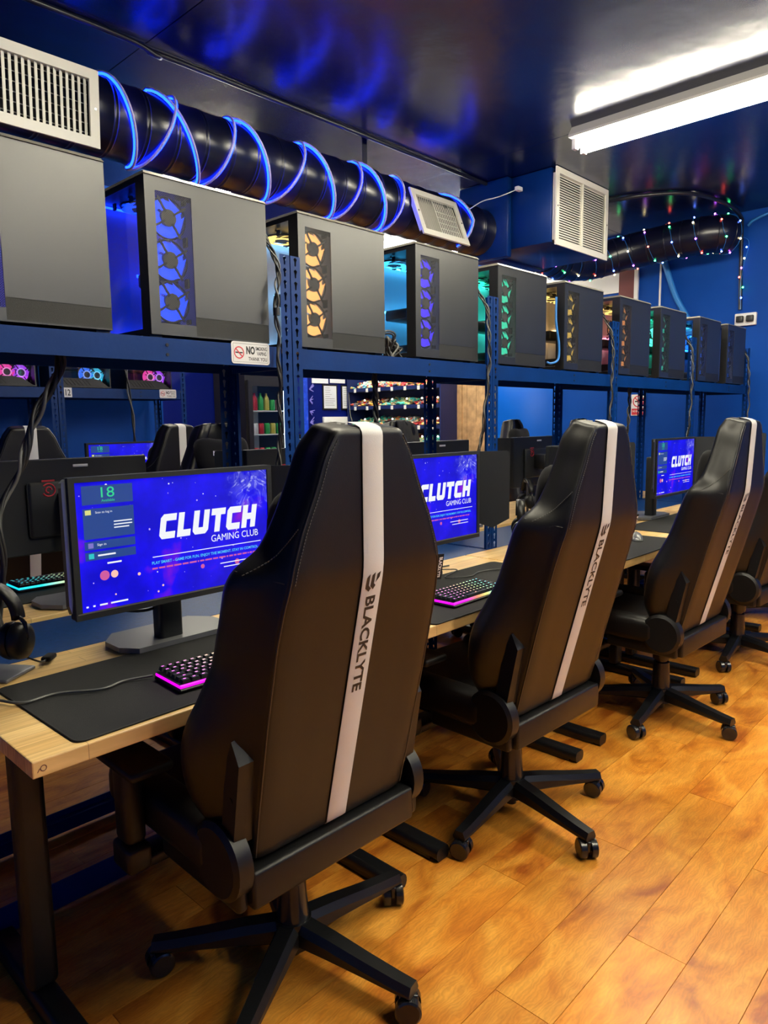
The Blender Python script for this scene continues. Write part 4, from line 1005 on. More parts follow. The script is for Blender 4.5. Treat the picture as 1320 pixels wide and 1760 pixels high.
def keyboard(x, y, rz, label, single, phase=0.0, hue=None):
    t = thing('keyboard', (x, y, DH + 0.0045), rz, label, 'keyboard', 'light-up gaming keyboards')
    W, D = 0.152, 0.064
    sl = mx((0, 0, 0), (R(3.5), 0, 0))
    MB().rbox(-W, W, -D, D, 0.001, 0.010, 0.003, 1, smooth=False).build('base', 'plastic', t)
    lb = MB().rbox(-W + 0.002, W - 0.002, -D + 0.002, D - 0.002, 0.0102, 0.0185, 0.002, 1, smooth=False).build('glow_plate', hue or 'key_light', t)
    MB().box(-W + 0.003, W - 0.003, -D + 0.006, D - 0.003, 0.0186, 0.0196).build('top_plate', 'plastic', t)
    jo = MB()
    for r, row_ in enumerate(ROWS):
        kx = -W + 0.008; ky = D - 0.0145 - r * (UNIT + 0.0005) - (0.0 if r == 0 else 0.003)
        for k in row_:
            if k > 0:
                c = kx + k * UNIT / 2
                if single:
                    o = ob('key', cached(('key', k), lambda: key_mesh(k).mesh('key')), ['key', 'legend_glow'], t, (c, ky, 0.0205 + (0.004 - 0.0009 * r)), color=ramp(min(1, max(0, (c + W) / (2 * W) * 1.0 + phase))))
                else:
                    q = key_mesh(k); jo.cur = 0
                    for f, mi in zip(q.f, q.mi): jo.f.append([i + len(jo.v) for i in f]); jo.sm.append(False); jo.mi.append(mi)
                    jo.v += [(v[0] + c, v[1] + ky, v[2] + 0.0205 + 0.004 - 0.0009 * r) for v in q.v]
            kx += abs(k) * UNIT
    if not single: jo.build('keys', ['key', hue or 'key_light'], t, kind='stuff')
    return t
tex_ramp_x('key_light_pink', 1.5, -0.18, 0.6)
tex_ramp_x('key_light_green', 1.5, -0.55, 0.22)
keyboard(0.945, 1.45, R(-3), 'pink-lit black keyboard on the end desk', True)
keyboard(1.92, 1.445, R(1), 'black keyboard lit pink to blue along its length', True)
keyboard(3.00, 1.54, R(0), 'magenta-lit keyboard beside the grey mouse', False, hue='key_light_pink')
keyboard(1.06, 2.77, R(180), 'green and yellow lit keyboard behind the end monitor', False, hue='key_light_green')
keyboard(5.15, 1.52, R(0), 'magenta-lit keyboard on the last desk by the end wall', False, hue='key_light_pink')

# ================================================================== GAMING CHAIRS
REC = math.atan(0.15 / 0.87)
EZ = Vector((0, -math.sin(REC), math.cos(REC))); NF = Vector((0, math.cos(REC), math.sin(REC)))
PB = Vector((0, -0.17, 0.46))
def lerp_tab(tab, v):
    if v <= tab[0][0]: return tab[0][1]
    for (a, p), (b, q) in zip(tab[:-1], tab[1:]):
        if v <= b:
            s = (v - a) / (b - a); s = s * s * (3 - 2 * s) if False else s
            return p + (q - p) * s
    return tab[-1][1]
HW = [(0, .222), (.1, .226), (.3, .230), (.48, .229), (.56, .222), (.63, .208), (.70, .183), (.775, .147), (.825, .128), (.852, .114), (.872, .098)]
WW = [(0, .232), (.06, .275), (.12, .303), (.19, .316), (.25, .316), (.32, .292), (.40, .272), (.50, .268), (.575, .268), (.600, .262), (.620, .240), (.645, .207), (.70, .179), (.775, .146), (.825, .127), (.852, .113), (.872, .097)]
DD = [(0, .13), (.1, .165), (.25, .175), (.4, .155), (.56, .145), (.60, .135), (.64, .118), (.70, .108), (.75, .104), (.84, .100), (.872, .086)]
BG = [(0, 0), (.3, .016), (.5, .027), (.59, .032), (.62, .030), (.872, -.012)]
def smooth_tab(tab):
    def f(v):
        return (lerp_tab(tab, v - 0.009) + 2 * lerp_tab(tab, v) + lerp_tab(tab, v + 0.009)) / 4
    return f
fHW, fWW, fDD, fBG = smooth_tab(HW), smooth_tab(WW), smooth_tab(DD), smooth_tab(BG)
def bp(u, v, w_):
    return PB + Vector((u, 0, 0)) + EZ * v + NF * (w_ - fBG(v))
def back_mesh():
    vsl = [0, .03, .06, .1, .15, .19, .23, .27, .31, .35, .4, .45, .5, .54, .565, .585, .603, .62, .64, .66, .685, .71, .745, .775, .80, .825, .845, .860, .872]
    b = MB(); rings = []
    for v in vsl:
        h, W, d = fHW(v), fWW(v), fDD(v)
        half = [(0, 0), (.35 * h, 0), (.7 * h, 0), (h - .014, .001), (h - .003, .006), (h + .001, .016), (h + (W - h) * .45, d * .38), (W - .004, d * .68), (W, d * .85), (W - .012, d * .985), (W - .035, d), (W - .06, d * .93), (W * .62, d * .66), (W * .35, d * .56), (0, d * .54)]
        ring = [(-u, q) for u, q in half[::-1][:-1]] + half     # from front centre left round... left half reversed then right half
        ring = [(-u, q) for u, q in half] ; ring = half + [(-u, q) for u, q in half[::-1][1:-1]]
        rings.append([bp(u, v, q) for u, q in ring])
    # rounded crown and foot
    def shrink(r, v, f, dv):
        c = sum(r, Vector()) / len(r)
        return [c + (p - c) * f + EZ * dv for p in r]
    top = rings[-1]; bot = rings[0]
    rings = [shrink(bot, 0, .80, -.016), shrink(bot, 0, .94, -.010)] + rings + [shrink(top, .87, .955, .007), shrink(top, .87, .84, .0125), shrink(top, .87, .5, .0145)]
    n = len(rings[0]); vs = [p for r in rings for p in r]; fs = []
    for i in range(len(rings) - 1):
        for k in range(n): fs.append((i * n + k, i * n + (k + 1) % n, (i + 1) * n + (k + 1) % n, (i + 1) * n + k))
    b.add(vs, fs, None, True); b.add(rings[0], [list(range(n))], None, True); b.add(rings[-1], [list(range(n))], None, True)
    bm = bmesh.new(); me0 = b.mesh('tmp'); bm.from_mesh(me0); bpy.data.meshes.remove(me0)
    bmesh.ops.remove_doubles(bm, verts=bm.verts[:], dist=1e-5)
    bmesh.ops.subdivide_edges(bm, edges=bm.edges[:], cuts=1, use_grid_fill=True, smooth=0.6)
    bmesh.ops.recalc_face_normals(bm, faces=bm.faces[:])
    me = bpy.data.meshes.new('backrest'); bm.to_mesh(me); bm.free()
    me.polygons.foreach_set('use_smooth', [True] * len(me.polygons))
    return me
def chair_meshes():
    D = {}
    D['backrest'] = (back_mesh(), 'leather')
    # white stripe
    vv = [0.0 + 0.872 * k / 44 for k in range(45)]; b = MB(); rows = []
    for v in vv:
        rows.append([bp(-.0285, v, -.0032), bp(-.026, v, -.0045), bp(.026, v, -.0045), bp(.0285, v, -.0032)])
    rows = [[bp(u, -0.012, q) for u, q in ((-.0285, .02), (-.026, .018), (.026, .018), (.0285, .02))], [bp(u, -0.010, q) for u, q in ((-.0285, .004), (-.026, .003), (.026, .003), (.0285, .004))]] + rows
    for v_, w_ in ((.880, -.0015), (.888, .006), (.8915, .020), (.892, .045)):
        rows.append([bp(-.0285, v_, w_ + .0006), bp(-.026, v_, w_), bp(.026, v_, w_), bp(.0285, v_, w_ + .0006)])
    fs = [(i * 4 + k, i * 4 + k + 1, i * 4 + k + 5, i * 4 + k + 4) for i in range(len(rows) - 1) for k in range(3)]
    b.add([p for r in rows for p in r], fs, None, True)
    D['stripe'] = (b.mesh('white_stripe'), 'stripe')
    # lettering on the stripe (reads downwards)
    b = MB()
    vs, fs_ = TX['BLACKLYTE']; x0 = min(p.x for p in vs); x1 = max(p.x for p in vs); y0 = min(p.y for p in vs); y1 = max(p.y for p in vs)
    b.add([bp(((p.y - y0) / (y1 - y0) - .5) * .027, .548 - (p.x - x0) / (x1 - x0) * .222, -.0052) for p in vs], fs_)
    def poly(pts): b.add([bp((x - .5) * .044, .600 - (1 - z) * .042, -.0052) for x, z in pts], [list(range(len(pts)))])
    poly([(.10, .78), (.30, .95), (.26, .35), (.42, .18), (.30, .02), (.06, .22)])
    poly([(.42, .86), (.62, .99), (.58, .42), (.70, .30), (.56, .10), (.36, .30)])
    poly([(.74, .88), (.96, 1.0), (.90, .70), (.66, .45), (.72, .62)])
    D['lettering'] = (b.mesh('lettering'), 'ink')
    # seams / piping round the rear panel
    b = MB()
    for s in (-1, 1):
        pts = [bp(s * (fHW(v) - .006), v, .0035) for v in [0.0 + .872 * k / 40 for k in range(41)]]
        b.tube(pts, .0024, 6)
        pts = [bp(s * (fHW(.606) + (fWW(.606) - fHW(.606)) * q + .0005), .606, .014 + .10 * q) for q in [k / 8 for k in range(9)]]
        b.tube(pts, .0014, 6)
    D['piping'] = (b.mesh('piping'), 'leather_seam')
    # stitches beside the head part
    b = MB()
    for s in (-1, 1):
        for k in range(46):
            v = .605 + .258 * k / 45; p = bp(s * (fHW(v) - .013), v, -.0008); q = bp(s * (fHW(v + .0032) - .013), v + .0032, -.0008)
            b.tube([p, q], .0011, 4)
    for s in (-1, 1):
        def sh(q):
            v = .705 - .100 * q; h, W, d = fHW(v), fWW(v), fDD(v)
            return bp(s * (h + (W - h) * q + .003), v, d * (.10 + .58 * q) - .002)
        for k in range(24):
            b.tube([sh(k / 24), sh(k / 24 + .026)], .0011, 4)
    D['stitching'] = (b.mesh('stitching'), 'thread')
    # seat tag on the side
    D['tag'] = (MB().add([bp(.200, .600, .02), bp(.243, .598, .012), bp(.247, .535, .012), bp(.205, .537, .02)], [(0, 1, 2, 3)]).mesh('brand_tag'), 'velour')
    b = MB(); vs, fs_ = TX['BLACKLYTE']
    b.add([bp(.232 + ((p.y - y0) / (y1 - y0) - .5) * .012, .592 - (p.x - x0) / (x1 - x0) * .050, .0105) for p in vs], fs_)
    D['tagtext'] = (b.mesh('tag_lettering'), 'print_white')
    # head pillow with print
    bm = bmesh.new(); bmesh.ops.create_cube(bm, size=1); bmesh.ops.subdivide_edges(bm, edges=bm.edges[:], cuts=7, use_grid_fill=True)
    for v in bm.verts:
        c_ = (v.co * 2); e_ = 3.2
        k_ = (abs(c_.x) ** e_ + abs(c_.y) ** e_ + abs(c_.z) ** e_) ** (-1 / e_)
        c_ = c_ * k_
        v.co = Vector((c_.x * .165, c_.y * .050, c_.z * (.092 - .016 * math.cos(c_.x * PI * .9))))
    me = bpy.data.meshes.new('head_pillow'); M4 = Matrix.Translation(bp(0, .662, .118)) @ Matrix.Rotation(-REC * -0.6, 4, 'X'); bm.transform(M4); bm.to_mesh(me); bm.free()
    me.polygons.foreach_set('use_smooth', [True] * len(me.polygons)); D['pillow'] = (me, 'velour')
    b = MB()
    c = bp(0, .662, .118) + Vector((0, .052, 0.01)); ww = .15
    b.add([c + Vector((-(p.x - x0) / (x1 - x0) * ww + .06, .0, (p.y - y0) / (y1 - y0) * .016 - .01)) for p in vs], fs_)
    b.box(.066, .080, -.0005, .0005, -.012, .012, Matrix.Translation(c)).box(.086, .094, -.0005, .0005, -.012, .012, Matrix.Translation(c))
    D['pillow_print'] = (b.mesh('pillow_print'), 'print_white')
    # seat
    b = MB().rbox(-.215, .215, -.10, .40, .405, .485, .030, 4)
    for s in (-1, 1):
        b.rbox(min(s * .19, s * .285), max(s * .19, s * .285), -.09, .39, .400, .510, .034, 4)
    D['seat'] = (b.mesh('seat'), 'leather')
    D['seat_frame'] = (MB().rbox(-.24, .24, -.165, .30, .375, .410, .010, 2).rbox(-.09, .09, -.05, .17, .335, .376, .008, 2).mesh('seat_frame'), 'plastic')
    D['rear_bar'] = (MB().rbox(-.240, .240, -.192, -.135, .362, .445, .008, 2).mesh('rear_bar'), 'plastic')
    for s, nm in ((-1, 'L'), (1, 'R')):
        b = MB(); m = Matrix.Translation((s * .262, -.112, .455))
        b.cyl((s * -.022, 0, 0), (s * .012, 0, 0), .084, seg=32, m=m); b.cyl((s * .012, 0, 0), (s * .020, 0, 0), .084, .072, seg=32, m=m)
        b.rbox(*sorted((s * -.02, s * .008)), -.066, .245, -.095, -.01, .010, 2, m=m)
        b.rbox(*sorted((s * -.012, s * .012)), .05, .26, -.040, -.010, .006, 2, m=m @ Matrix.Rotation(R(12), 4, 'X'))
        D['cover' + nm] = (b.mesh('recliner_cover'), 'plastic')
        # hinge plate up the side of the back
        b = MB(); o = bp(s * .243, .045, .034)
        pl = [(-.022, 0), (.026, 0), (.030, .165), (.012, .225), (-.022, .185)]
        vs_ = [o + Vector((s * .0, 0, 0)) + NF * q + EZ * r for q, r in pl] + [o + Vector((s * .024, 0, 0)) + NF * (q * .9) + EZ * (r * .985) for q, r in pl] + [o + Vector((-s * .05, 0, 0)) + NF * q + EZ * r for q, r in pl]
        b.add(vs_, [(0, 1, 2, 3, 4)[::-1], (5, 6, 7, 8, 9), (10, 11, 12, 13, 14)] + [(i, (i + 1) % 5, 5 + (i + 1) % 5, 5 + i) for i in range(5)] + [(10 + i, 10 + (i + 1) % 5, (i + 1) % 5, i) for i in range(5)])
        hc = o + EZ * .095 + Vector((s * .025, 0, 0)); 
        b.cyl(hc - Vector((s * .004, 0, 0)), hc + Vector((s * .0006, 0, 0)), .007, seg=10)
        D['hinge' + nm] = (b.mesh('hinge_plate'), 'plastic')
        # armrest
        b = MB(); b.rbox(*sorted((s * .285, s * .335)), .165, .235, .385, .585, .016, 3).rbox(*sorted((s * .28, s * .34)), .155, .245, .320, .385, .012, 2).rbox(*sorted((s * .17, s * .335)), .16, .24, .320, .350, .008, 2)
        D['armpost' + nm] = (b.mesh('armrest_post'), 'plastic')
        b = MB(); b.rbox(-.052, .052, -.14, .14, -.012, .014, .012, 4, m=Matrix.Translation((s * .315, .20, .602)))
        D['armpad' + nm] = (b.mesh('armrest_pad'), 'plastic')
    D['lever'] = (MB().cyl((.05, .1, .36), (.30, .12, .365), .006, seg=8).cyl((.26, .117, .364), (.32, .122, .366), .010, seg=8).mesh('lever'), 'plastic')
    D['lift'] = (MB().cyl((0, 0, .20), (0, 0, .345), .024, seg=20).cyl((0, 0, .105), (0, 0, .245), .042, .034, seg=24).cyl((0, 0, .26), (0, 0, .33), .038, .045, seg=20).mesh('gas_lift'), 'plastic_gloss')
    D['hub'] = (MB().cyl((0, 0, .062), (0, 0, .128), .052, .046, seg=28).cyl((0, 0, .03), (0, 0, .062), .018, seg=14).mesh('base_hub'), 'frame_black')
    # one leg of the star base along +x
    b = MB(); prof = [(.035, .030, .070, .128), (.12, .029, .070, .119), (.22, .026, .066, .104), (.30, .024, .062, .094), (.345, .022, .062, .090)]
    vs = []; fs = []
    for x, h, z0, z1 in prof:
        vs += [(x, -h, z0 + .006), (x, -h * .8, z0), (x, h * .8, z0), (x, h, z0 + .006), (x, h * .98, z1 - .018), (x, h * .62, z1), (x, -h * .62, z1), (x, -h * .98, z1 - .018)]
    for i in range(len(prof) - 1):
        for k in range(8): fs.append((i * 8 + k, i * 8 + (k + 1) % 8, i * 8 + 8 + (k + 1) % 8, i * 8 + 8 + k))
    fs += [list(range(8))[::-1], [len(vs) - 8 + k for k in range(8)]]
    b.add(vs, fs); b.cyl((.33, 0, .056), (.33, 0, .068), .012, seg=12)
    D['leg'] = (b.mesh('base_leg'), 'frame_black')
    b = MB()
    for s in (-1, 1):
        b.cyl((s * .008, 0, .031), (s * .026, 0, .031), .0305, seg=24); b.cyl((s * .026, 0, .031), (s * .029, 0, .031), .0305, .026, seg=24)
    b.lathe([(.012, .030), (.013, .058), (0, .060)], 12).rbox(-.0078, .0078, -.020, .024, .026, .060, .004, 2)
    D['caster'] = (b.mesh('caster'), 'plastic_gloss')
    return D
mat('leather_seam', (0.016, 0.016, 0.017), 0.32)
mat('thread', (0.09, 0.09, 0.085), 0.7)
CH = chair_meshes()
def chair(x, y, yaw, base, label, group, cat='chair', pillow=True, swivel=None, skip=(), tilt=0.0, lift=0.0):
    t = thing('gaming_chair', (x, y, 0), yaw, label, cat, group)
    par = {}
    for k, (me, m) in CH.items():
        if k in ('leg', 'caster') or k in skip: continue
        if not pillow and k.startswith('pillow'): continue
        p = t
        if k in ('stripe', 'piping', 'stitching', 'tag'): p = par['backrest']
        if k == 'lettering': p = par['backrest']
        if k == 'tagtext': p = par['backrest']
        if k == 'pillow_print': p = par['pillow']
        tilts = k in ('backrest', 'pillow', 'hingeL', 'hingeR')
        par[k] = ob(me.name.split('.')[0], me, m, p, kind='stuff' if k == 'stitching' else None)
        if tilts and (tilt or lift):
            off = EZ * lift if k == 'pillow' else Vector((0, 0, 0))
            par[k].matrix_local = Matrix.Translation(PB) @ Matrix.Rotation(R(tilt), 4, 'X') @ Matrix.Translation(off - PB)
    rr_ = random.Random(int(x * 100) + int(y * 37))
    for k in range(5):
        a = base - yaw + 2 * PI * k / 5
        lg = ob('base_leg', CH['leg'][0], CH['leg'][1], t, (0, 0, 0), (0, 0, a))
        sw = (swivel[k] if swivel else rr_.uniform(-1.2, 1.2))
        ob('caster', CH['caster'][0], CH['caster'][1], lg, (.33, 0, 0), (0, 0, sw))
    return t
g1 = 'black gaming chairs with white back stripes along the near row'
chair(1.015, 1.30, R(-1), R(-78), 'black striped gaming chair at the end desk, before the 18 screen', g1)
chair(1.975, 1.29, R(-2), R(-102), 'black striped gaming chair at the desk with the rainbow-lit keyboard', g1, tilt=2.2)
chair(3.13, 1.245, R(-2), R(-102), 'black striped gaming chair at the desk with the grey mouse', g1, tilt=2.2)
chair(4.20, 1.25, R(-3), R(-101), 'black striped gaming chair second from the end wall', g1, tilt=2.0)
chair(5.25, 1.29, R(-3), R(-80), 'black striped gaming chair next to the end wall', g1)
g2 = 'black gaming chairs facing out behind the rack'
chair(2.12, 2.97, PI + R(4), R(20), 'gaming chair behind the rack with a printed head pillow', g2, lift=0.06)
jc = chair(3.52, 2.98, PI + R(-4), R(40), 'gaming chair behind the rack with a dark jacket over its back', g2, skip=('pillow', 'pillow_print'))
chair(4.95, 2.97, PI + R(12), R(10), 'gaming chair with a printed pillow before the blue door', g2, lift=0.06)
chair(6.03, 2.97, PI + R(6), R(33), 'gaming chair with a printed pillow nearest the end wall', g2, lift=0.06)
g3 = 'striped gaming chairs by the far wall'
chair(1.48, 4.25, R(-6), R(0), 'striped gaming chair by the far wall, near the hanging cord bundle', g3)
chair(2.29, 4.25, R(10), R(25), 'striped gaming chair by the far wall, beside the blue far screen', g3)
# jacket over the chair back
b = MB(); rows = []
for i in range(13):
    pts = []
    for k in range(15):
        q = k / 14; u = .03 - .19 * q; fold = .006 * math.sin(q * 21 + i * .35)
        h = 1.347 - .05 * max(0, (q - .55) / .45) ** 2
        if i < 5: a_ = i / 4; yy = -.385 - .01 * (1 - a_) + .03 * a_; zz = h - .26 * (1 - a_)
        elif i < 8: a_ = (i - 4) / 4; yy = -.355 + .125 * a_; zz = h + .008 * math.sin(a_ * PI)
        else: a_ = (i - 8) / 4; yy = -.222 + .075 * a_; zz = h - .004 - .30 * a_ - .02 * q * a_
        pts.append((u * (1 + .10 * (a_ if i >= 8 else 0)), yy + fold, zz))
    rows.append(pts)
vs = [p for r in rows for p in r]; fs = [(i * 15 + k, i * 15 + k + 1, i * 15 + k + 16, i * 15 + k + 15) for i in range(12) for k in range(14)]
jm = MB().add(vs, fs, None, True).build('draped_jacket', 'jacket', None, (3.52, 2.98, 0.0), (0, 0, PI + R(-4)), label='dark jacket hanging over the back of a chair behind the rack', cat='jacket')
md = jm.modifiers.new('thickness', 'SOLIDIFY'); md.thickness = 0.012

# ================================================================== HEADSETS, MICE
def headset(x, y, z, rz, label, stand=True, mic=False):
    t = thing('headset', (x, y, z), rz, label, 'headset', 'black gaming headsets')
    if stand:
        st = MB().rbox(-.075, .075, -.055, .055, 0, .010, .004, 2).cyl((0, 0, .010), (0, 0, .215), .008, seg=10).rbox(-.03, .03, -.018, .018, .205, .222, .006, 2).build('stand', 'stand_grey', t)
    band = [(.078 * math.cos(a), 0, .145 + .082 * math.sin(a)) for a in [PI * k / 20 for k in range(21)]]
    b = MB(); n = 21; vs = []
    for (px, _, pz), a in zip(band, [PI * k / 20 for k in range(21)]):
        for dr, dy in ((-.006, -.018), (-.008, 0), (-.006, .018), (.005, .019), (.006, 0), (.005, -.019)):
            vs.append((px + dr * math.cos(a), dy, pz + dr * math.sin(a)))
    fs = [(i * 6 + k, i * 6 + (k + 1) % 6, i * 6 + 6 + (k + 1) % 6, i * 6 + 6 + k) for i in range(20) for k in range(6)] + [[0, 1, 2, 3, 4, 5], [120, 121, 122, 123, 124, 125]]
    b.add(vs, fs, None, True).build('headband', 'plastic', t)
    for s in (-1, 1):
        MB().tube([(s * .080, 0, .150), (s * .094, 0, .135), (s * .098, 0, .10), (s * .092, 0, .085)], .005, 8).build('yoke', 'plastic_gloss', t)
        cup = MB().lathe([(0, .022), (.030, .021), (.043, .014), (.046, 0), (.046, -.010), (.040, -.014), (0, -.014)], 28, mx((s * .078, 0, .090), (0, s * R(90), 0), (1.0, 0.88, 1))).build('ear_cup', 'plastic', t)
        MB().lathe([(.044, -.014), (.047, -.022), (.044, -.034), (.032, -.037), (.026, -.028), (.030, -.016)], 28, mx((s * .078, 0, .090), (0, s * R(90), 0), (1.0, 0.88, 1))).build('ear_cushion', 'leather', cup)
    if mic:
        bo = MB().tube(smooth_path([(.082, .0, .052), (.095, .030, .030), (.090, .062, .016), (.082, .088, .013)], 6), .0026, 6).build('microphone_boom', 'plastic', t)
        MB().rbox(-.024, .020, -.013, .013, -.007, .007, .006, 3, m=mx((.078, .106, .013), (0, 0, R(100)))).build('microphone', 'velour', bo)
    return t
headset(0.555, 1.865, DH, R(-55), 'black headset with a microphone at the open desk end', True, mic=True)
headset(2.87, 1.84, DH, R(35), 'black headset on a stand beside the second striped chair', True)
headset(3.92, 2.46, DH, R(50), 'black headset on a stand behind the rack post', True)
def mouse(x, y, rz, label, m='plastic'):
    t = thing('computer_mouse', (x, y, DH + 0.005), rz, label, 'mouse', 'computer mice')
    b = MB(); n = 16; rings = []
    for i in range(9):
        s = i / 8; yy = -.06 + .12 * s; h = .006 + .033 * math.sin(PI * min(1, s * .9 + .02)) ** .7; wd = .030 * math.sin(PI * (.06 + .88 * s)) ** .35
        rings.append([(wd * math.cos(PI * k / 12), yy, h * math.sin(PI * k / 12)) for k in range(13)])
    vs = [p for r in rings for p in r]; fs = [(i * 13 + k, i * 13 + k + 1, i * 13 + k + 14, i * 13 + k + 13) for i in range(8) for k in range(12)]
    fs += [[k for k in range(13)], [8 * 13 + k for k in range(13)]]; fs += [(i * 13, i * 13 + 13, i * 13 + 25, i * 13 + 12) for i in range(8)]
    b.add(vs, fs, None, True).build('shell', m, t)
    MB().cyl((-.004, .03, .030), (.004, .03, .030), .008, seg=12).build('scroll_wheel', 'plastic', t)
mat('mouse_grey', (0.16, 0.165, 0.165), 0.3, metal=0.3)
mouse(3.40, 1.50, R(-60), 'grey computer mouse on the pad by the third chair', 'mouse_grey')
mouse(2.33, 1.45, R(0), 'black computer mouse on the pad beside the rainbow-lit keyboard')
mouse(1.30, 1.45, R(0), 'black computer mouse on the end desk')

# ================================================================== CORDS
def cord(name, pts, r, m, label, n=8, cat='cable', group=None):
    return MB().tube(smooth_path(pts, n), r, 6).build(name, m, label=label, cat=cat, group=group)
cord('usb_cable', [(0.80, 1.535, .752), (0.74, 1.56, .749), (0.68, 1.55, .749), (0.60, 1.60, .749), (0.53, 1.60, .749), (0.50, 1.66, .747), (.47, 1.75, .745)], .0032, 'cable_grey', 'black cord of the pink-lit keyboard trailing over the pad')
cord('usb_cable', [(1.93, 1.545, .754), (1.80, 1.60, .7485), (1.65, 1.62, .7485), (1.55, 1.75, .744)], .0026, 'cable', 'black cord leaving the rainbow-lit keyboard')
cord('usb_cable', [(2.34, 1.51, .752), (2.40, 1.58, .7485), (2.28, 1.64, .7485), (2.18, 1.62, .7485), (2.10, 1.68, .7485), (2.24, 1.73, .7485), (2.22, 1.80, .744), (2.14, 1.9, .744)], .0024, 'cable', 'thin black mouse cord looped behind the rainbow-lit keyboard')
cord('video_cable', [(0.80, 1.72, 0.94), (0.83, 1.78, 0.87), (0.95, 1.80, .84), (1.05, 1.79, .90), (1.05, 1.77, .95)], .0045, 'cable', 'black cord sagging under the 18 screen')
cord('video_cable', [(2.02, 1.75, .92), (2.06, 1.80, .85), (2.10, 1.85, .76), (2.16, 1.84, .747), (2.3, 1.82, .745)], .0035, 'cable', 'black cord hanging under the monitor with the open right shield')
cord('video_cable', [(1.96, 1.75, .92), (1.97, 1.81, .82), (1.90, 1.86, .75), (1.75, 1.87, .745)], .0030, 'cable', 'second thin cord under the monitor with the open right shield')
cord('video_cable', [(4.24, 1.75, .92), (4.30, 1.80, .80), (4.25, 1.80, .748), (4.0, 1.82, .746), (3.8, 1.78, .746)], .0035, 'cable', 'black cord on the desk behind the third striped chair')
cord('patch_cable', [(3.40, 1.975, 1.98), (3.385, 1.965, 1.85), (3.40, 1.955, 1.74), (3.395, 1.955, 1.66), (3.33, 1.957, 1.635), (3.30, 1.965, 1.64)], .006, 'cable_blue', 'pale blue patch cable beside the amber-lit tower')
def bundle(pts, label, strands=3, r=.0034, spread=.0060, twist=42.0, tags=(), m='cable', group='cord bundles hanging on the racks'):
    path = smooth_path(pts, 14); t = thing('cord_bundle', path[-1], 0, label, 'cord bundle', group)
    L = 0; acc = [0]
    for a, b in zip(path[:-1], path[1:]): L += (b - a).length; acc.append(L)
    for s in range(strands):
        ps = []
        for p, l in zip(path, acc):
            a = 2 * PI * s / strands + l * twist * (1 + .15 * math.sin(l * 3 + s)); sp = spread * (1 + .35 * math.sin(l * 9 + s * 2))
            ps.append(p - path[-1] + Vector((math.cos(a) * sp, math.sin(a) * sp, 0)))
        MB().tube(ps, r, 6).build('cord', m if s else 'cable_grey', t)
    for f in tags:
        i = int(f * (len(path) - 1)); p = path[i] - path[-1]
        MB().cyl(p - Vector((0, 0, .012)), p + Vector((0, 0, .012)), spread + r * 1.6, seg=12).build('cable_tie', 'white_plastic' if m == 'cable_w' else 'cable', t)
    return t
bundle([(1.515, 1.985, 1.98), (1.525, 1.925, 1.86), (1.50, 1.905, 1.76), (1.50, 1.905, 1.66), (1.505, 1.905, 1.56), (1.50, 1.905, 1.45), (1.505, 1.91, 1.35), (1.50, 1.92, 1.2), (1.505, 1.94, 1.0), (1.52, 1.97, .86), (1.53, 2.05, .80)], 'black cord bundle down the post beside the no smoking sticker', 4, tags=(.25,))
bundle([(2.71, 1.99, 1.95), (2.72, 1.93, 1.84), (2.70, 1.905, 1.7), (2.705, 1.905, 1.58), (2.68, 1.905, 1.45), (2.66, 1.91, 1.3), (2.64, 1.93, 1.15), (2.63, 2.0, .95), (2.64, 2.05, .80)], 'black cord bundle down the post beside the teal-green tower', 3)
bundle([(3.93, 1.98, 1.95), (3.94, 1.92, 1.8), (3.92, 1.905, 1.6), (3.91, 1.905, 1.4), (3.90, 1.92, 1.2), (3.90, 2.0, .9)], 'black cord bundle down the post before the red-orange-lit tower', 3)
bundle([(5.17, 1.98, 1.92), (5.16, 1.92, 1.8), (5.14, 1.905, 1.6), (5.13, 1.905, 1.4), (5.12, 1.92, 1.2), (5.12, 2.0, .9)], 'black cord bundle down the post before the azure-lit towers', 3)
bundle([(6.38, 1.98, 1.92), (6.38, 1.92, 1.8), (6.38, 1.905, 1.6), (6.40, 1.905, 1.4), (6.38, 1.92, 1.2), (6.36, 2.0, .9)], 'black cord bundle down the last post by the end wall', 3)
cb = bundle([(0.87, 2.10, 1.57), (0.86, 2.10, 1.50), (0.79, 2.10, 1.38), (0.74, 2.10, 1.25), (0.69, 2.10, 1.14), (0.665, 2.09, 1.03), (0.655, 2.08, .90), (0.64, 2.06, .76)], 'thick black cord bundle with white tags slanting behind the end monitor', 4, .0055, .009, 26)
for k, (px, py, pz) in enumerate(((-.02, .04, .40), (-.035, .03, .28), (.005, .02, .28))):
    MB().rbox(-.010, .010, -.009, .009, -.014, .014, .002, 1, m=mx((px, py, pz), (0, R(8), 0))).build('white_tag', 'white_plastic', cb)
bundle([(2.18, 2.12, 1.575), (2.18, 2.12, 1.45), (2.19, 2.12, 1.3), (2.20, 2.12, 1.1), (2.20, 2.12, .9), (2.20, 2.12, .75)], 'dark cord bundle hanging straight below the orange-lit tower', 3, .006, .008)
bundle([(2.47, 4.88, 1.75), (2.475, 4.87, 1.62), (2.49, 4.87, 1.5), (2.50, 4.87, 1.35), (2.51, 4.88, 1.1), (2.52, 4.86, .76)], 'grey twisted cord pair hanging on the far rack', 2, .006, .007, 14)
bundle([(4.62, 2.12, 1.575), (4.62, 2.12, 1.4), (4.60, 2.12, 1.2), (4.60, 2.12, .9), (4.60, 2.12, .75)], 'dark cord bundle hanging below the red-orange-lit tower', 2, .006, .007)
bundle([(5.72, 2.12, 1.575), (5.71, 2.12, 1.4), (5.70, 2.12, 1.2), (5.70, 2.12, .9), (5.70, 2.12, .75)], 'dark cord bundle hanging below the blue-lit tower', 2, .006, .007)
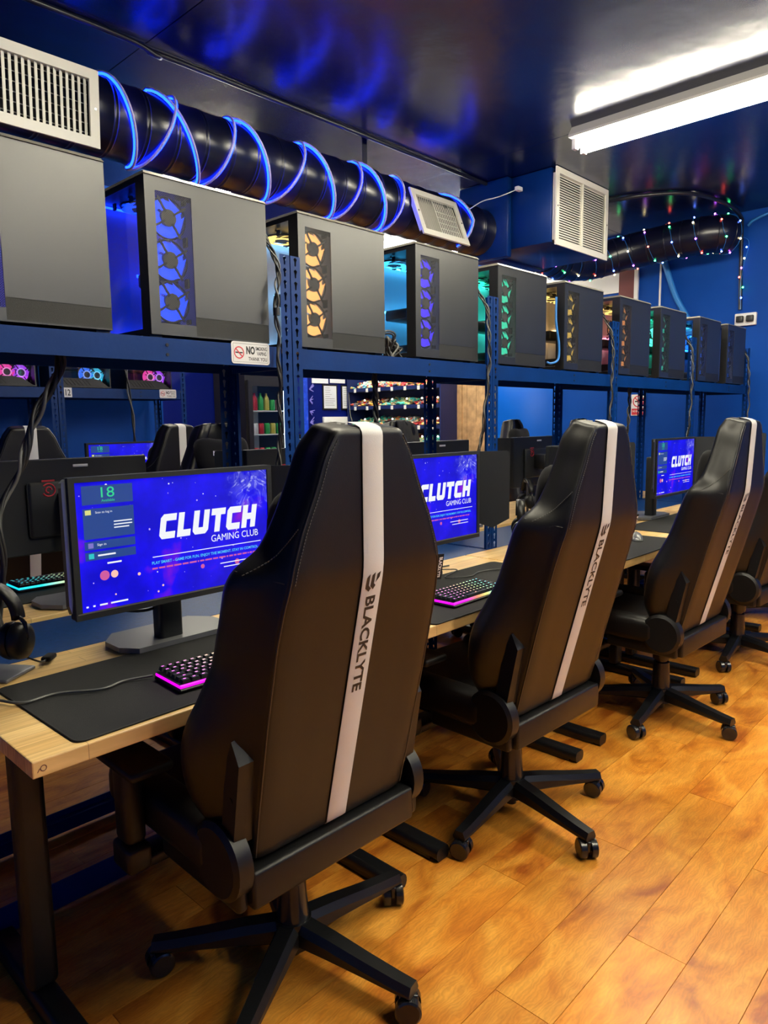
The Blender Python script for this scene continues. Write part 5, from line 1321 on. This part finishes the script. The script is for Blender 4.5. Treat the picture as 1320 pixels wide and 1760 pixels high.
# tangle of cords in the gap between two towers
def tangle(x, y, z, label, n=9, seed=1, sx=.07):
    t = thing('cord_tangle', (x, y, z), 0, label, 'cord bundle'); rg = random.Random(seed)
    for k in range(n):
        pts = [Vector((rg.uniform(-sx, sx), rg.uniform(-.03, .05), .005 + (rg.uniform(0.0, .10) if 0 < j < 4 else 0))) for j in range(5)]
        MB().tube(smooth_path(pts, 6), .0042, 6).build('cord', 'cable' if k % 3 else 'cable_grey', t)
tangle(2.155, 2.00, BT - .003, 'black cord tangle on the rack left of the violet-blue tower', seed=4, sx=.05)
tangle(5.16, 2.06, BT - .003, 'black cord tangle on the rack left of the azure tower', seed=9, sx=.055)

# ================================================================== BACK OF THE CLUB
# barn door of pale boards
t = thing('barn_door', (6.96, 5.08, 0.0), 0, 'pale wooden plank door with a diagonal brace beside the blue door', 'door')
for k in range(4):
    MB().box(-.02, 0, -.265 + k * .133, -.265 + k * .133 + .129, .02, 2.05).build('plank', 'wood_pale', t)
MB().box(-.036, -.0205, -.05, .05, -.85, .85, mx((0, 0, 1.04), (R(13), 0, 0))).build('brace', 'wood_pale', t)
MB().box(-.04, -.0205, .20, .268, .02, 2.05).build('stile', 'wood_pale', t)
# candy shelves
cs = thing('candy_shelf', (6.80, 6.13, 0), 0, 'navy stepped candy shelf unit lit by small lamps', 'shelf')
MB().box(.18, .195, -.78, .82, 0.0, 2.1).box(-.19, .18, .80, .82, 0, 2.1).box(-.19, .18, -.78, -.76, 0, 2.1).build('cabinet', 'shelf_navy', cs)
shz = [.82, 1.05, 1.27, 1.52, 1.75]
for z in shz:
    MB().box(-.19, .18, -.76, .80, z - .02, z, mx((0, 0, 0))).box(-.195, -.185, -.76, .80, z - .02, z + .025).build('shelf', 'shelf_navy', cs)
    for k in range(7):
        MB().box(-.199, -.196, -.68 + k * .22, -.64 + k * .22, z - .030, z + .018).build('price_tag', 'sign_white', cs)
cm = ['candy_teal', 'candy_teal', 'candy_mixed', 'candy_mixed', 'candy_red']
for i, z in enumerate(shz):
    for h in range(3):
        rg = random.Random(i * 10 + h); b = MB()
        for k in range(70):
            yy = -.74 + h * .515 + rg.uniform(.02, .49); xx = rg.uniform(-.16, .15); zz = z + .012 + (xx + .16) * .28 + rg.uniform(0, .03)
            s_ = rg.uniform(.018, .034)
            b.rbox(-s_, s_, -s_ * 1.3, s_ * 1.3, -.012, .012, .006, 1, mx((xx, yy, zz), (rg.uniform(-.5, .5), rg.uniform(-.5, .5), rg.uniform(0, 3))))
        b.build('candy_heap', ['candy_mixed', 'candy_teal', 'candy_red'][(i + h) % 3] if h else ('candy_red' if i > 1 else 'candy_teal'), label=['heap of red and orange candy on the %s shelf by the plank door', 'heap of mixed candy in the middle of the %s shelf', 'heap of wrapped candy at the corner end of the %s shelf'][h] % ['lowest', 'second', 'third', 'fourth', 'top'][i], cat='candy', kind='stuff', loc=(6.80, 6.13, 0))
    for k in range(6):
        yy = -.62 + k * .25
        MB().cyl((-.05, yy, z + .10), (-.05, yy, z + .155), .003, seg=6).build('lamp_stem', 'metal_dark', cs)
        MB().cyl((-.05, yy, z + .095), (-.05, yy, z + .113), .011, .007, seg=8).build('lamp', 'shelf_led', cs)
cord('price_string', [(6.62, 6.93, 1.74), (6.60, 6.90, 1.58), (6.58, 6.86, 1.42), (6.55, 6.80, 1.35), (6.53, 6.78, 1.2)], .006, 'cable_grey', 'thin grey string hanging in the corner by the candy shelf')
# papers and signs on the back wall
def sheet(name, x0, x1, z0, z1, label, m='paper', frame=True, y=6.985):
    t = thing(name, ((x0 + x1) / 2, y, (z0 + z1) / 2), 0, label, 'paper' if m == 'paper' else 'sign')
    w2, h2 = (x1 - x0) / 2, (z1 - z0) / 2
    MB().box(-w2, w2, 0, .003, -h2, h2).build('sheet', m, t)
    if frame:
        b = MB().box(-w2 - .02, w2 + .02, .003, .012, -h2 - .02, h2 + .02).build('backing_frame', 'case_black', t)
    if m == 'paper' and frame:
        b = MB(); rg = random.Random(int(x0 * 100))
        for k in range(9): b.box(-w2 * .8, -w2 * .8 + w2 * rg.uniform(.7, 1.6), -.0006, 0, h2 * (.8 - k * .19), h2 * (.8 - k * .19) + .004)
        b.build('printed_lines', 'cable_grey', t)
    return t
sheet('posted_notice', 6.23, 6.45, 1.52, 1.81, 'framed paper notice on the back wall left of its twin')
sheet('posted_notice', 6.56, 6.77, 1.52, 1.81, 'framed paper notice on the back wall nearer the candy shelf')
sheet('paper_label', 6.03, 6.31, 1.84, 1.90, 'long paper label on the back wall beside the lit reef panel', frame=False)
sheet('paper_label', 6.34, 6.61, 1.85, 1.905, 'long paper label in the middle above the framed notices', frame=False)
sheet('paper_label', 6.67, 6.94, 1.85, 1.91, 'long paper label on the back wall next to the corner', frame=False)
t = sheet('wall_poster', 5.17, 5.31, 1.58, 1.73, 'small white poster lettered IDLE beside the fridge', m='sign_white', frame=False)
put_text(MB(), TX['IDLE'], .10, .04, mx((-.05, -.001, -.01)) @ Matrix.Rotation(PI / 2, 4, 'X')).build('lettering', 'lit_teal', t)
t = sheet('wall_poster', 5.345, 5.53, 1.58, 1.73, 'small red and orange poster beside the white one', m='sign_white', frame=False)
MB().box(-.085, .085, -.001, 0, -.07, .01).build('red_block', 'sign_red', t); MB().box(-.08, .08, -.001, 0, .02, .06).build('blue_block', 'cable_blue', t)
t = thing('wall_box', (6.475, 6.985, 1.24), 0, 'white control box mounted below the framed notices', 'box')
MB().rbox(-.275, .275, -.03, .015, -.17, .17, .006, 1).build('case', 'white_plastic', t); MB().rbox(-.17, -.08, -.045, -.0305, -.12, .12, .004, 1).build('cover', 'sign_white', t)
t = thing('reef_panel', (5.955, 6.985, 1.50), 0, 'tall glowing blue panel with pink coral shapes', 'panel')
MB().box(-.11, .0, 0, .014, -.45, .45).build('picture', 'lit_reef', t)
rg = random.Random(2)
for k in range(5):
    b = MB(); p = Vector((.03, -.006, -.30 + k * .14))
    for j in range(4): b.tube([p, p + Vector((rg.uniform(.02, .07), -.01, rg.uniform(-.05, .07)))], [.008, .004], 6)
    b.build('coral', 'lit_lilac', t)
# drinks fridge
t = thing('drinks_fridge', (4.86, 6.66, 0), 0, 'black glass-door drinks fridge against the back wall', 'fridge')
MB().box(-.30, .30, .28, .31, .05, 2.08).box(-.30, -.275, -.28, .28, .05, 2.08).box(.275, .30, -.28, .28, .05, 2.08).box(-.275, .275, -.28, .28, .05, .18).box(-.275, .275, -.28, .28, 1.78, 2.08).build('cabinet', 'fridge_black', t)
MB().box(-.275, .275, .274, .279, .18, 1.78).box(-.274, -.270, -.24, .274, .18, 1.78).build('lining', 'white_plastic', t)
d = MB().box(-.28, -.225, -.315, -.285, .12, 1.80).box(.225, .28, -.315, -.285, .12, 1.80).box(-.225, .225, -.315, -.285, 1.74, 1.80).box(-.225, .225, -.315, -.285, .12, .18).build('door_frame', 'fridge_black', t)
MB().box(-.225, .225, -.303, -.298, .18, 1.74).build('pane', 'fridge_glass', d)
MB().box(-.20, .02, -.2855, -.281, 1.86, 1.95).build('header_label', 'white_plastic', t)
MB().cyl((.255, -.25, .25), (.255, -.25, 1.70), .010, seg=8).build('door_lamp', 'fridge_led', t)
MB().cyl((-.255, -.25, .25), (-.255, -.25, 1.70), .008, seg=8).build('door_lamp', 'fridge_led', t)
for z in (.55, .95, 1.22, 1.48):
    MB().box(-.268, .268, -.24, .26, z - .012, z).build('shelf', 'white_plastic', t)
canm = cached('can', lambda: MB().lathe([(.0, 0), (.026, 0), (.031, .008), (.031, .108), (.025, .120), (0, .120)], 14).mesh('drink_can'))
botm = cached('bottle', lambda: MB().lathe([(0, 0), (.030, 0), (.032, .01), (.032, .11), (.028, .135), (.012, .165), (.012, .19), (0, .19)], 14).mesh('drink_bottle'))
for nm, c in (('can_red', (.55, .02, .03)), ('can_green', (.03, .4, .08)), ('can_yellow', (.6, .5, .08)), ('can_white', (.65, .66, .68)), ('can_pink', (.6, .25, .3))): mat(nm, c, .3, .3)
cols = ['can_pink', 'can_white', 'can_red', 'can_green', 'can_yellow', 'can_green']
for i, z in enumerate((.95, 1.22, 1.48)):
    for k in range(6):
        nm = cols[(k + (0, 0, 1)[i]) % 6] if i else ['can_white', 'can_red', 'can_red', 'can_green', 'can_green', 'can_green'][k]
        me = botm if (i == 2 and k < 4) else canm
        key = (me.name, nm)
        m2 = cached(key, lambda: me.copy())
        ob('drink_bottle' if me is botm else 'drink_can', m2, nm, None, (4.86 - .20 + k * .08, 6.46, z + .0005),
           label='%s drink %s on the %s fridge shelf%s' % (nm[4:], 'bottle' if me is botm else 'can', ['lowest visible', 'middle', 'upper'][i], [' at the hinge side', ' second from the hinge side', ' left of the middle', ' right of the middle', ' second from the open side', ' at the lamp side'][k]), cat='bottle' if me is botm else 'can', group='drinks in the fridge')
# counter with white printers
t = thing('service_counter', (5.69, 6.25, 0), 0, 'dark service counter with a white edge in front of the back wall', 'counter')
MB().box(-.48, .42, -.28, .28, 0, .98).build('body', 'fridge_black', t); MB().rbox(-.50, .44, -.30, .30, .981, 1.01, .004, 1).build('worktop', 'white_plastic', t)
for x, wd, lab in ((5.40, .20, 'white box printer on the service counter by the fridge'), (5.84, .16, 'white box printer on the service counter below the reef panel')):
    q = thing('printer', (x, 6.20, 1.0105), 0, lab, 'printer')
    MB().rbox(-wd, wd, -.16, .16, 0, .15, .012, 2).build('body', 'white_plastic', q); MB().rbox(-wd, wd, -.155, .155, .151, .20, .010, 2).build('lid', 'metal_dark', q); MB().box(-wd * .7, wd * .7, -.165, -.1605, .03, .05).build('paper_slot', 'grille_dark', q)
# no smoking sign on the end wall
t = thing('no_smoking_sign', (6.985, 3.11, 1.475), -PI / 2, 'white and red no smoking sign on the blue end wall', 'sign')
MB().box(-.075, .075, 0, .004, -.105, .105).build('plate', 'sign_white', t)
b = MB(); ring = [(math.cos(a), math.sin(a)) for a in [k * 2 * PI / 28 for k in range(28)]]
b.add([(c * .058, -.001, .035 + s * .058) for c, s in ring] + [(c * .048, -.001, .035 + s * .048) for c, s in ring], [(k, (k + 1) % 28, 28 + (k + 1) % 28, 28 + k) for k in range(28)])
b.box(-.055, .055, -.0012, 0, -.005, .005, mx((0, 0, .035), (0, R(45), 0))); b.box(-.068, .068, -.001, 0, -.098, -.036)
b.build('ban_ring', 'sign_red', t)
MB().box(-.036, .036, -.0006, 0, .028, .042).build('cigarette', 'sign_ink', t)
put_text(MB(), TX['NO SMOKING'], .115, .020, mx((-.0575, -.0016, -.072)) @ Matrix.Rotation(PI / 2, 4, 'X')).build('lettering', 'sign_white', t)
